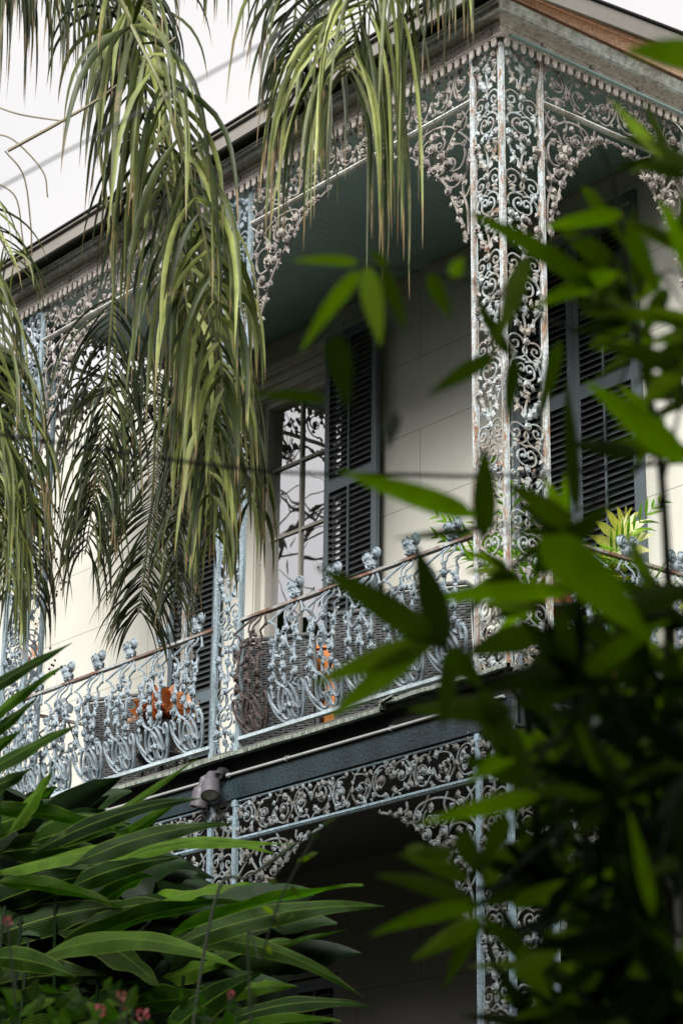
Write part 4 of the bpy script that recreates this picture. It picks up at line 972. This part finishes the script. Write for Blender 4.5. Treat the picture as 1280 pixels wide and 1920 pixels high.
# long dead stalks in the sky
b = MB()
for pts in ([(15, 283, 9.2), (120, 225, 9.2), (200, 175, 9.2), (330, 70, 9.2)],): b.tube(spline([at(p[0], p[1], p[2] * PK) - PO for p in pts], 8), [.009] * 8 + [.008] * 8 + [.006] * 9, 5)
for pts in ([(-20, 195, 9.2), (40, 215, 9.2), (125, 228, 9.2)], [(10, 283, 9.2), (45, 330, 9.2), (58, 420, 9.2), (60, 480, 9.2)], [(-20, 250, 9.2), (25, 262, 9.2), (80, 320, 9.2), (90, 370, 9.2)], [(-10, 340, 9.2), (30, 370, 9.2), (42, 440, 9.2), (48, 500, 9.2)]):
    b.tube(spline([at(p[0], p[1], p[2] * PK) - PO for p in pts], 6), .0042, 4)
b.build('dead_stalk', M['twig'], palm)

# ---- ginger: arching stems whose long leaves cross the lower left corner
def plant(name, u, d, label, cat, group=None, vb=1900):
    o = empty(name, at(u, vb, d)); o.location.z = -5.7; tag(o, label, cat, group); return o
G = [  # base u v, tip u v, width px, sag, roll, depth
 ((-20, 1640), (560, 1590), 62, .05, .5, 8.6), ((60, 1600), (380, 1497), 46, .06, .3, 8.2), ((130, 1625), (432, 1543), 56, .06, .7, 8.4), ((235, 1612), (516, 1601), 40, .08, .5, 8.3),
 ((130, 1665), (332, 1608), 60, .05, .2, 8.7), ((-10, 1655), (238, 1702), 46, .05, .5, 8.1), ((90, 1800), (480, 1686), 70, .07, .4, 8.5), ((300, 1765), (682, 1667), 60, .05, .7, 8.3),
 ((320, 1775), (722, 1699), 64, .06, .3, 8.2), ((-20, 1795), (143, 1832), 62, .05, .2, 7.9), ((60, 1800), (455, 1825), 62, .12, .5, 8.1), ((270, 1775), (680, 1872), 56, .12, .6, 8.4),
 ((300, 1950), (490, 1822), 84, .04, .2, 8.5), ((380, 1935), (692, 1886), 52, .08, .6, 8.1), ((400, 1960), (640, 1915), 50, .06, .3, 8.0), ((-30, 1520), (232, 1568), 52, .05, .4, 8.3),
 ((-60, 1320), (136, 1205), 34, .02, .3, 7.6), ((-50, 1375), (118, 1246), 34, .02, .4, 7.7), ((-60, 1410), (75, 1310), 36, .0, .3, 7.8), ((-60, 1470), (150, 1352), 44, .02, .2, 7.6), ((-60, 1500), (60, 1440), 50, 0, .3, 7.8),
 ((-60, 1440), (40, 1370), 40, 0, .3, 7.9), ((170, 1560), (372, 1420), 22, .0, .6, 8.3), ((200, 1590), (350, 1490), 30, .0, .3, 8.6), ((20, 1560), (100, 1440), 44, .0, .4, 8.3), ((40, 1520), (110, 1470), 40, .0, .4, 8.6),
 ((60, 1580), (240, 1548), 76, .04, .1, 8.8), ((0, 1600), (200, 1600), 80, .05, .2, 8.9), ((-20, 1700), (190, 1640), 90, .05, .2, 8.9), ((-20, 1760), (230, 1700), 90, .05, .3, 8.9), ((90, 1745), (330, 1690), 80, .05, .3, 8.9),
 ((150, 1745), (300, 1850), 90, .05, .2, 8.9), ((-20, 1850), (200, 1830), 90, .05, .2, 8.9), ((120, 1930), (300, 1840), 80, .05, .2, 8.9), ((0, 1900), (160, 1880), 90, .05, .3, 8.8), ((200, 1900), (420, 1880), 80, .05, .3, 8.9),
 ((380, 1800), (555, 1762), 44, .05, .4, 8.8), ((180, 1700), (290, 1640), 60, .05, .3, 9.0), ((-40, 1560), (80, 1520), 70, .02, .2, 8.9), ((-40, 1620), (120, 1660), 70, .02, .2, 9.0), ((300, 1840), (420, 1800), 70, .02, .3, 9), ((300, 1690), (470, 1655), 50, .04, .5, 8.9),
 ((60, 1700), (250, 1770), 80, .04, .3, 9.1), ((-20, 1960), (250, 1900), 100, .04, .2, 9.0), ((250, 1700), (395, 1690), 66, .04, .3, 9.1), ((420, 1815), (650, 1740), 22, .02, .5, 9.1), ((330, 1880), (560, 1850), 60, .04, .4, 9.0)]
homes = [(-60, 10.4, 'broad leaved ginger plant at the lower left edge, its leaves rising steeply'), (130, 11.0, 'broad leaved ginger plant with long arching leaves below the left railing'), (310, 10.8, 'broad leaved ginger plant whose leaf tips reach furthest into the dark porch')]
gin = [plant('ginger_plant', u, d, l, 'plant', 'ginger plants in front of the lower gallery') for u, d, l in homes]
random.seed(21)
stems = {0: [], 1: [], 2: []}
for (bu, bv), (tu, tv), wd, sag, roll, dp in G:
    i = min(range(3), key=lambda q: abs(homes[q][0] - bu)); o = gin[i]
    b = MB(); dp *= 1.2; P0 = at(bu, bv, dp + .12) - V(o.location); P1 = at(tu, tv, dp + random.uniform(-.25, .1)) - V(o.location)
    pb = MB(); loc = V(o.location)
    # blade() orients towards the camera from world positions
    W0, W1 = P0 + loc, P1 + loc; blade(pb, W0, W1, wd * dp / FPX * .74, sag=sag, roll=roll * random.choice((-1.6, 1, 1.8)) + random.uniform(-.3, .3), fold=.38, wave=.09, n=16, across=3, curl=random.uniform(-.03, .03))
    pb.v = [tuple(V(q) - loc) for q in pb.v]; pb.cur = .2
    pb.build('leaf', M['ginger'], o); stems[i].append(P0)
for i, o in enumerate(gin):
    rnd = random.Random(i)
    for j in range(5):
        ps = sorted(stems[i], key=lambda p: p.z)[j::5]
        if not ps: continue
        b = MB(); b.cur = .3; foot = V((rnd.uniform(-.15, .15), rnd.uniform(-.15, .15), 0)); ps = [p for p in ps if p.z > .4]
        ps = [p + AZ * .95 - V((0, 0, .3)) for p in ps]
        for p in ps: b.tube(spline([foot, foot.lerp(p, .5) + V((0, 0, .25)), p], 8), [.014 - .0004 * q for q in range(17)], 6)
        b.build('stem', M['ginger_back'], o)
# backing leaves deep inside the clumps, darkened to stand in for shade
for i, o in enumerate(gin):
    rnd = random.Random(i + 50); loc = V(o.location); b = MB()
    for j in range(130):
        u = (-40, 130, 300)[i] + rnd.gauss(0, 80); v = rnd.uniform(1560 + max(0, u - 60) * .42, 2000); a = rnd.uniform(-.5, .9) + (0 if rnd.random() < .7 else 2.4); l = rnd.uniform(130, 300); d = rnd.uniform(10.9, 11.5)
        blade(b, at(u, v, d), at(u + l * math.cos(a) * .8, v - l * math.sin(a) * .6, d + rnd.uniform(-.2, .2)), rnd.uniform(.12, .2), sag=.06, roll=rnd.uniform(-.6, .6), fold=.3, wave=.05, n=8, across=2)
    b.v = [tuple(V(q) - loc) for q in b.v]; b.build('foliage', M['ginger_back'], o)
# slender flower stalk and tendril
k = plant('grass_stalk', 330, 8.0, 'thin green grass stalk crossing diagonally in front of the lower bracket', 'plant'); b = MB(); lo = V(k.location)
b.tube(spline([V((0, 0, 0)), (at(360, 1700, 8) - lo) * .6 + V((0, 0, .3)), at(400, 1700, 8) - lo, at(470, 1643, 8) - lo, at(556, 1580, 8) - lo], 6), .006, 5); b.build('stalk', M['cane'], k)
k = plant('climbing_vine', 640, 6.4, 'slender vine tendril with tiny bright leaves in front of the dark porch', 'vine'); b = MB(); lo = V(k.location); random.seed(4)
pts = [at(620, 1980, 6.4) - lo, at(640, 1760, 6.4) - lo, at(700, 1650, 6.4) - lo, at(740, 1560, 6.4) - lo, at(765, 1500, 6.4) - lo]
pts = [(at(u, v, 6.4) - lo) for u, v in ((470, 1900), (490, 1800), (520, 1700), (560, 1620), (600, 1550))]
b.tube(spline([V((0, 0, 0))] + pts, 6), .0032, 4); b.build('stem', M['cane'], k)
b = MB()
for u, v, a, l in ((603, 1548, .5, 34), (598, 1572, 2.6, 26), (575, 1605, .3, 22), (580, 1608, 3.4, 24), (545, 1660, -.9, 30), (520, 1655, 2.9, 22), (505, 1718, -.8, 36), (512, 1712, 2.6, 26), (498, 1770, -1, 24)):
    p = at(u, v, 6.4); blade(b, p, at(u + l * math.cos(a), v - l * math.sin(a), 6.4), .014, roll=.3, n=5)
b.v = [tuple(V(q) - lo) for q in b.v]; b.build('foliage', M['bamboo'], k)
# lantana with pink heads, close and soft
k = plant('lantana_bush', 260, 6.2, 'low garden bush with small pink and red flower heads at the bottom edge', 'flowering shrub', vb=1950); lo = V(k.location)
b = MB(); st = MB(); random.seed(9); heads = [(185, 1897, 16), (238, 1880, 17), (268, 1903, 15), (228, 1866, 10), (433, 1866, 9), (15, 1728, 11), (250, 1862, 9)]
for u, v, r in heads:
    f = MB(); c = at(u, v, 6.2); rr = r * .72 * 6.2 / FPX
    for i in range(26):
        d = V((random.gauss(0, 1), random.gauss(0, 1), random.gauss(0, 1))).normalized(); p = c + d * rr * .75; blade(f, p, p + d * rr * .5 + V((0, 0, .002)), rr * .6, roll=random.uniform(-1, 1), n=3, across=1)
    f.v = [tuple(V(q) - lo) for q in f.v]; f.build('flower_head', M['petal'], k)
    st.tube(spline([V((random.uniform(-.1, .1), random.uniform(-.1, .1), 0)), (c - lo) * .6 + V((0, 0, .1)), c - lo], 6), .003, 4)
st.build('stem', M['cane'], k)
for i in range(150):
    u = random.uniform(-20, 470); v = random.uniform(1850, 1990) + (30 if u > 300 else 0); p = at(u, v, random.uniform(6.1, 6.9)); a = random.uniform(0, 6.28); l = random.uniform(24, 52) * 6.3 / FPX
    blade(b, p, p + AX * math.cos(a) * l + AY * math.sin(a) * l + AZ * random.uniform(-.02, .02), l * .55, roll=random.uniform(-1, 1), n=5, across=1)
b.v = [tuple(V(q) - lo) for q in b.v]; b.build('foliage', M['ginger'], k)

# ---- bamboo, close to the camera and out of focus
bam = [plant('bamboo_plant', 1230, 3.9, 'out of focus bamboo with bright and dark leaves across the right side, tallest culm', 'bamboo', 'bamboo close to the camera'),
       plant('bamboo_plant', 1120, 4.5, 'dense dark bamboo clump filling the lower right corner', 'bamboo', 'bamboo close to the camera')]
def spray(o, leaves, mat='bamboo', name='foliage'):
    lo = V(o.location); b = MB()
    for (bu, bv), (tu, tv), wd, dp, tint in leaves:
        W0 = at(bu, bv, dp); W1 = at(tu, tv, dp + random.uniform(-.08, .08))
        blade(b, W0, W1, wd * dp / FPX * .95, sag=random.uniform(.0, .05), roll=random.uniform(-.6, .6), fold=.22, n=9, across=2, prof=1.0)
        n_ = 10 * 5; tint = min(1, tint * 1.15 + (.08 if o is bam[0] else 0)); b.r[-n_:] = [min(1, max(0, tint + random.uniform(-.1, .1)))] * n_
    b.v = [tuple(V(q) - lo) for q in b.v]; return b.build(name, M[mat], o)
random.seed(33)
H = [  # hand placed, grouped by twig; tint carries each leaf's light and shade
 [((1120, 545), (866, 392), 46, 3.6, .35), ((1165, 400), (1015, 428), 34, 3.6, 1.0), ((1158, 512), (992, 580), 44, 3.6, .9), ((1150, 500), (1040, 420), 44, 3.7, .3), ((1170, 420), (1240, 560), 40, 3.7, .4), ((1160, 480), (1120, 600), 40, 3.7, .35), ((1090, 350), (1180, 470), 30, 3.7, .5)],
 [((985, 478), (928, 652), 50, 3.6, .45), ((958, 668), (888, 556), 34, 3.6, .3), ((930, 664), (800, 742), 36, 3.6, .35), ((965, 670), (948, 795), 34, 3.6, .2), ((1050, 640), (1010, 790), 34, 3.7, .25)],
 [((675, 508), (563, 660), 34, 3.5, .95), ((688, 500), (714, 650), 44, 3.5, .85), ((718, 500), (766, 628), 34, 3.5, .35), ((672, 492), (545, 490), 22, 3.5, .75), ((805, 512), (845, 600), 32, 3.5, .3), ((845, 518), (868, 482), 34, 3.5, 1.0), ((628, 628), (652, 768), 52, 3.5, .15), ((615, 750), (462, 740), 24, 3.5, .2), ((725, 500), (690, 470), 22, 3.5, .3), ((738, 770), (728, 840), 34, 3.5, .1)],
 [((890, 968), (635, 882), 52, 3.5, .75), ((905, 1010), (908, 832), 52, 3.6, .2), ((905, 990), (735, 1010), 24, 3.6, .2), ((1080, 990), (945, 905), 46, 3.6, .45), ((1000, 1080), (1150, 940), 60, 3.6, .2), ((880, 1000), (800, 1000), 22, 3.7, .2)],
 [((830, 1210), (590, 1060), 62, 3.5, .30), ((820, 1200), (582, 1285), 52, 3.5, .75), ((800, 1210), (610, 1352), 62, 3.5, .55), ((835, 1215), (778, 1020), 60, 3.5, .15), ((1080, 1110), (780, 1128), 44, 3.6, .85), ((835, 1220), (905, 1290), 56, 3.5, .2), ((850, 1220), (830, 1370), 44, 3.6, .2), ((1010, 1190), (870, 1230), 60, 3.6, .3)],
 [((1010, 1010), (1220, 1200), 110, 3.3, .55), ((1285, 870), (1095, 715), 62, 3.6, .7), ((1300, 850), (1090, 840), 40, 3.7, .35), ((1310, 600), (1095, 590), 34, 3.6, .5), ((1310, 700), (1105, 640), 42, 3.6, .4), ((1310, 660), (1190, 770), 48, 3.6, .7), ((1320, 560), (1238, 388), 50, 3.5, 1.0), ((1340, 110), (1170, 96), 66, 3.1, .75), ((1300, 470), (1150, 400), 30, 3.8, .4), ((1290, 760), (1190, 690), 34, 3.7, .3), ((1200, 850), (1060, 830), 40, 3.7, .15)],
 [((1080, 960), (1060, 700), 30, 3.8, .1), ((1200, 560), (1185, 380), 30, 3.8, .3), ((1250, 540), (1200, 640), 36, 3.8, .35), ((1290, 1100), (1080, 1180), 60, 3.5, .2), ((1100, 1180), (960, 1300), 60, 3.6, .2), ((1200, 1200), (1010, 1330), 60, 3.6, .2), ((900, 1290), (1010, 1480), 56, 3.6, .35), ((960, 1330), (760, 1330), 60, 3.6, .3), ((1000, 1380), (870, 1470), 44, 3.6, .6), ((960, 1420), (880, 1330), 46, 3.6, .3)],
 [((1010, 1490), (780, 1545), 40, 3.5, .9), ((1000, 1470), (860, 1420), 50, 3.7, .25), ((950, 1530), (900, 1640), 44, 3.6, .35), ((860, 1560), (910, 1650), 50, 3.6, .15), ((850, 1600), (770, 1600), 34, 3.7, .35)],
 [((900, 1700), (690, 1755), 40, 3.8, .55), ((890, 1690), (700, 1640), 40, 3.9, .25), ((880, 1650), (740, 1600), 34, 3.9, .3), ((900, 1720), (770, 1800), 42, 3.8, .6), ((905, 1660), (1000, 1560), 40, 3.8, .4), ((900, 1720), (830, 1860), 34, 3.9, .25), ((760, 1590), (850, 1620), 40, 3.8, .5), ((960, 1830), (1070, 1760), 50, 3.7, .6), ((1100, 1880), (960, 1910), 40, 3.8, .4), ((960, 1700), (1060, 1650), 34, 3.7, .6), ((980, 1770), (1010, 1880), 40, 3.7, .4)]]
for g_ in H: spray(bam[0], g_)
lo = V(bam[0].location); b = MB(); b.cur = .4
P = lambda u, v, d=3.75: at(u, v, d) - lo
b.tube(spline([V((0, 0, 0)), P(1290, 1900), P(1270, 1500), P(1255, 1150), P(1235, 850), P(1195, 640), P(1160, 420), P(1140, 300)], 8), [.012 * (1 - .014 * i) for i in range(57)], 8)
b.build('culm', M['cane'], bam[0])
b = MB(); b.tube(spline([V((.1, .1, 0)), P(1390, 1500), P(1350, 900), P(1330, 500), P(1340, 100), P(1300, -200)], 8), [.013 * (1 - .009 * i) for i in range(41)], 8); b.build('culm', M['cane'], bam[0])
for pts in ([(1160, 420), (1000, 480), (930, 560)], [(1195, 640), (1020, 600), (900, 535), (850, 520), (760, 500), (675, 500)], [(1235, 850), (1080, 960), (890, 990)], [(1255, 1150), (1050, 1180), (840, 1215), (760, 1180)], [(675, 500), (640, 560), (620, 700)], [(1000, 480), (970, 600), (962, 670)], [(1255, 1200), (1050, 1380), (960, 1500), (880, 1640)], [(1250, 1400), (1000, 1600), (900, 1700)], [(1120, 260), (1170, 420), (1130, 540)], [(1190, 640), (1120, 860), (1110, 1100)], [(1250, 1600), (1000, 1750)], [(1380, 560), (1290, 640), (1250, 760)], [(1240, 560), (1280, 700), (1230, 960)]):
    b = MB(); b.tube(spline([P(u, v, 3.68) for u, v in pts], 6), .0030, 5); b.build('branch', M['cane'], bam[0])
# slimmer leaves on fine twigs all along the right edge
rnd = random.Random(41); random.seed(42)
for (u, v) in ((1290, 330), (1250, 300), (1285, 470), (1230, 520), (1290, 620), (1230, 640), (1180, 600), (1290, 740), (1240, 800), (1180, 560), (1060, 1000), (1130, 1090), (1230, 1120), (1100, 1210), (1010, 1130), (960, 1060)):
    d = rnd.uniform(3.5, 4.4); L = []; a0 = rnd.uniform(2.5, 3.9)
    for i in range(rnd.randint(3, 5)):
        a = a0 + (i - 2) * rnd.uniform(.3, .6); ln = rnd.uniform(80, 150); u0 = u + rnd.uniform(-10, 10); v0 = v + rnd.uniform(-10, 10)
        L.append(((u0, v0), (u0 + ln * math.cos(a), v0 - ln * math.sin(a)), rnd.uniform(20, 32), d, rnd.choice((.1, .25, .4, .6, .8))))
    spray(bam[0], L); b = MB(); b.tube(spline([P(u, v, d), P(u + rnd.uniform(20, 60), v - rnd.uniform(0, 50), d), P(u + 130, v + rnd.uniform(-40, 60), d)], 5), .0018, 4); b.build('branch', M['cane'], bam[0])
# the dark clump: twigs with fans of leaves, mutual shade put into low tints
rnd = random.Random(77); random.seed(78); lo1 = V(bam[1].location)
for ci in range(80):
    while True:
        u = rnd.uniform(900, 1330); v = rnd.uniform(1130, 2000)
        if (v > 1480 or u > 1000 + (1480 - v) * .35) and rnd.random() < .35 + .65 * (u - 880) / 400 and not (u < 1070 and 1480 < v < 1920 and rnd.random() < .75) and not (v < 1360 and rnd.random() < .6): break
    d = rnd.uniform(3.3, 5.0); L = []; n_ = rnd.randint(5, 8); a0 = rnd.uniform(2.3, 4.3)
    for i in range(n_):
        a = a0 + (i - n_ / 2) * rnd.uniform(.25, .5); ln = rnd.uniform(95, 190) * 3.8 / d; u0 = u + rnd.uniform(-25, 25); v0 = v + rnd.uniform(-25, 25)
        L.append(((u0, v0), (u0 + ln * math.cos(a), v0 - ln * math.sin(a)), rnd.uniform(24, 42) * 3.8 / d, d, rnd.choice((.0, .0, .05, .1, .25, .55))))
    spray(bam[1], L)
for cu in (1000, 1090, 1170, 1230, 1310):
    b = MB(); b.tube(spline([V((rnd.uniform(-.2, .2), rnd.uniform(-.2, .2), 0)), at(cu + 30, 1950, 4.4) - lo1, at(cu + 10, 1600, 4.4) - lo1, at(cu + rnd.uniform(-30, 30), 1250 - (cu - 1000) * .5, 4.3) - lo1], 8), .009, 7); b.build('culm', M['cane'], bam[1])
# dark shrub just behind the bamboo, at the foot of the corner
def shrub(name, c, rx, ry, z0, z1, n, ll, wd, label, mat, cat='shrub', seed=1, group=None):
    o = empty(name, (c[0], c[1], -5.7)); tag(o, label, cat, group); rnd = random.Random(seed); random.seed(seed); b = MB(); st = MB()
    for i in range(14):
        a = rnd.uniform(0, 6.28); q = rnd.uniform(.2, .8); st.tube(spline([V((rnd.uniform(-.1, .1), rnd.uniform(-.1, .1), 0)), V((rx * q * .4 * math.cos(a), ry * q * .4 * math.sin(a), (z1 + 5.7) * .5)), V((rx * q * math.cos(a), ry * q * math.sin(a), (z1 + 5.7) * rnd.uniform(.7, .95)))], 5), .018, 5)
    for i in range(n):
        a = rnd.uniform(0, 6.28); h = rnd.random(); z = z0 + (z1 - z0) * h; k = (rnd.random() ** .5) * math.sqrt(max(.05, 1 - max(0, h - .4) ** 2 * 2.2)) * (1 + .18 * math.sin(a * 3 + h * 9))
        p = V((c[0] + rx * k * math.cos(a), c[1] + ry * k * math.sin(a), z)); dd = V((math.cos(a) + rnd.gauss(0, .6), math.sin(a) + rnd.gauss(0, .6), rnd.gauss(-.1, .5))).normalized()
        blade(b, p, p + dd * ll * rnd.uniform(.7, 1.2), wd, sag=.05, roll=rnd.uniform(-1.4, 1.4), n=4, across=1)
    b.v = [tuple(V(q) - V(o.location)) for q in b.v]; b.build('foliage', M[mat], o); st.build('stem', M['bark'], o); return o
def ong(u, v, y): p = pl(u, v, y); return (p.x, p.y, p.z)
shrub('garden_shrub', (-3.6, -3.0), 2.2, 1.3, -5.4, -3.3, 2500, .26, .09, 'dark leafy shrub at the foot of the gallery behind the ginger', 'hedge', seed=5)
shrub('garden_shrub', (1.6, -1.4), 1.6, 1.2, -5.4, -3.0, 2500, .24, .08, 'dark leafy shrub at the corner of the gallery behind the bamboo', 'hedge', seed=6)
# ---- overhead cables and the garden across, which the panes mirror
b = MB(); b.tube(spline([at(-900, 690, 5.5), at(-100, 800, 5.0), at(450, 878, 4.6), at(760, 890, 4.4), at(1000, 888, 4.2), at(1700, 830, 3.8)], 10), .0038, 6); tag(b.build('overhead_cable', M['cable']), 'blurred dark cable crossing level in front of the shutters and wall', 'cable')
b = MB(); b.tube(spline([at(-600, 690, 5.2), at(0, 352, 5.0), at(300, 190, 4.9), at(620, 5, 4.8), at(1300, -420, 4.6)], 10), .0026, 6); tag(b.build('overhead_cable', M['conduit']), 'blurred pale grey cable slanting up across the white sky', 'cable')
def tree(loc, H_, seed, label, lvs=130):
    o = empty('garden_tree', loc); tag(o, label, 'tree'); rnd = random.Random(seed); random.seed(seed); b = MB(); lf = MB(); tips = []
    def br(p, d, L_, r, lv):
        pts = [p.copy()]; q = p.copy()
        for i in range(6): d = (d + V((rnd.gauss(0, .13), rnd.gauss(0, .13), rnd.gauss(.03, .08)))).normalized(); q = q + d * L_ / 6; pts.append(q.copy())
        b.tube(pts, [r * (1 - .11 * i) for i in range(7)], 5 if lv < 3 else 3)
        if lv >= 3: tips.append((q, d))
        if lv == 5: return
        for i in range(3 if lv < 4 else 4):
            k = rnd.choice((3, 4, 5, 6)); ax = V((rnd.gauss(0, 1), rnd.gauss(0, 1), rnd.gauss(.25, .6))).normalized()
            br(pts[k], (d * .8 + ax * .85).normalized(), L_ * rnd.uniform(.55, .78), r * .52, lv + 1)
    br(V((0, 0, 0)), V((0, 0, 1)), H_ * .42, H_ * .02, 0)
    b.build('trunk', M['bark'], o)
    for q, d in rnd.sample(tips, min(lvs, len(tips))):
        for i in range(4):
            a = V((rnd.gauss(0, 1), rnd.gauss(0, 1), rnd.gauss(0, 1))).normalized(); blade(lf, q + a * .1, q + a * rnd.uniform(.25, .4), .10, roll=rnd.uniform(-1, 1), n=3, across=1)
    lf.build('crown', M['hedge'], o); return o
tree((-16.8, -8.2, -5.7), 17, 3, 'tall thinly leaved tree across the garden that the window mirrors')
# a ring of foliage added out of view to block low sky light: one mass
rnd = random.Random(12); b = MB()
for i in range(2600):
    a = R(rnd.uniform(-205, 25)); rad = rnd.uniform(20, 26); c = V((2 + rad * math.cos(a), -2 + rad * math.sin(a), 0)); low = math.exp(-((math.degrees(a) + 141) / 17) ** 2); hmax = 14.5 - 8.5 * low + 1.9 * math.sin(a * 5) + 1.2 * math.sin(a * 11 + 1); z = -5.7 + hmax * rnd.random() ** .8
    r_ = rnd.uniform(.7, 1.4); b.cur = rnd.random(); n = 7
    for s in range(9):
        d = V((rnd.gauss(0, 1), rnd.gauss(0, 1), rnd.gauss(0, 1))).normalized(); p = V((c.x, c.y, z)) + d * r_ * .7; t = d.cross(V((rnd.gauss(0, 1), rnd.gauss(0, 1), 1))).normalized(); u_ = d.cross(t)
        b.add([p + t * .6, p + u_ * .4, p - t * .6 + d * .2, p - u_ * .4], [(0, 1, 2, 3)])
tag(b.build('sky_blocking_hedge', M['hedge'], smooth=False), 'dense dark mass of foliage added out of view opposite the house to block low sky light', 'hedge', kind='stuff')

def broad_tree(loc, c, rx, ry, rz_, n, sz, seed, label):  # unseen trees added behind the viewer to darken the foreground plants
    """spreading evergreen: tapered trunk, limbs, crown of many leaf clumps"""
    o = empty('light_blocking_tree', loc); tag(o, label, 'tree', 'dense trees added behind the viewer to block light'); rnd = random.Random(seed); b = MB(); C0 = V(c) - V(loc)
    b.tube(spline([V((0, 0, 0)), V((.2, .1, 2.2)), C0 * .75], 8), [.42 * (1 - .04 * i) for i in range(17)], 10)
    for i in range(12):
        d = V((rnd.gauss(0, 1) * rx, rnd.gauss(0, 1) * ry, rnd.gauss(.2, .6) * rz_)).normalized(); e = C0 + V((d.x * rx, d.y * ry, d.z * rz_)) * .8
        b.tube(spline([C0 * .6, (C0 + e) * .5 + V((0, 0, .3)), e], 6), [.14 * (1 - .07 * k) for k in range(13)], 6)
    b.build('trunk', M['bark'], o); f = MB()
    cl = [(V((rnd.gauss(0, 1), rnd.gauss(0, 1), rnd.gauss(0, 1))).normalized() * rnd.uniform(.45, 1.05) ** .6) for i in range(n // 40)]
    for q in cl:
        f.cur = rnd.random()
        for i in range(40):
            p = C0 + V((q.x * rx, q.y * ry, q.z * rz_)) + V((rnd.gauss(0, .5), rnd.gauss(0, .5), rnd.gauss(0, .35))); d = V((rnd.gauss(0, 1), rnd.gauss(0, 1), rnd.gauss(0, 1))).normalized(); t = d.cross(V((rnd.gauss(0, 1), rnd.gauss(0, 1), 1))).normalized(); u_ = d.cross(t)
            f.add([p - t * sz, p + u_ * sz * .5, p + t * sz, p - u_ * sz * .5], [(0, 1, 2, 3)])
    f.build('crown', M['hedge'], o, smooth=False)
broad_tree((14.5, -13.0, -5.7), (13.6, -12.6, .2), 3.6, 3.4, 3.4, 9000, .34, 1, 'dense unseen evergreen tree added over the viewpoint to shade the near leaves')
broad_tree((9.5, -17.0, -5.7), (9.0, -16.0, .4), 3.6, 3.6, 3.6, 8000, .36, 2, 'dense unseen evergreen tree added behind the viewer to block sky light')
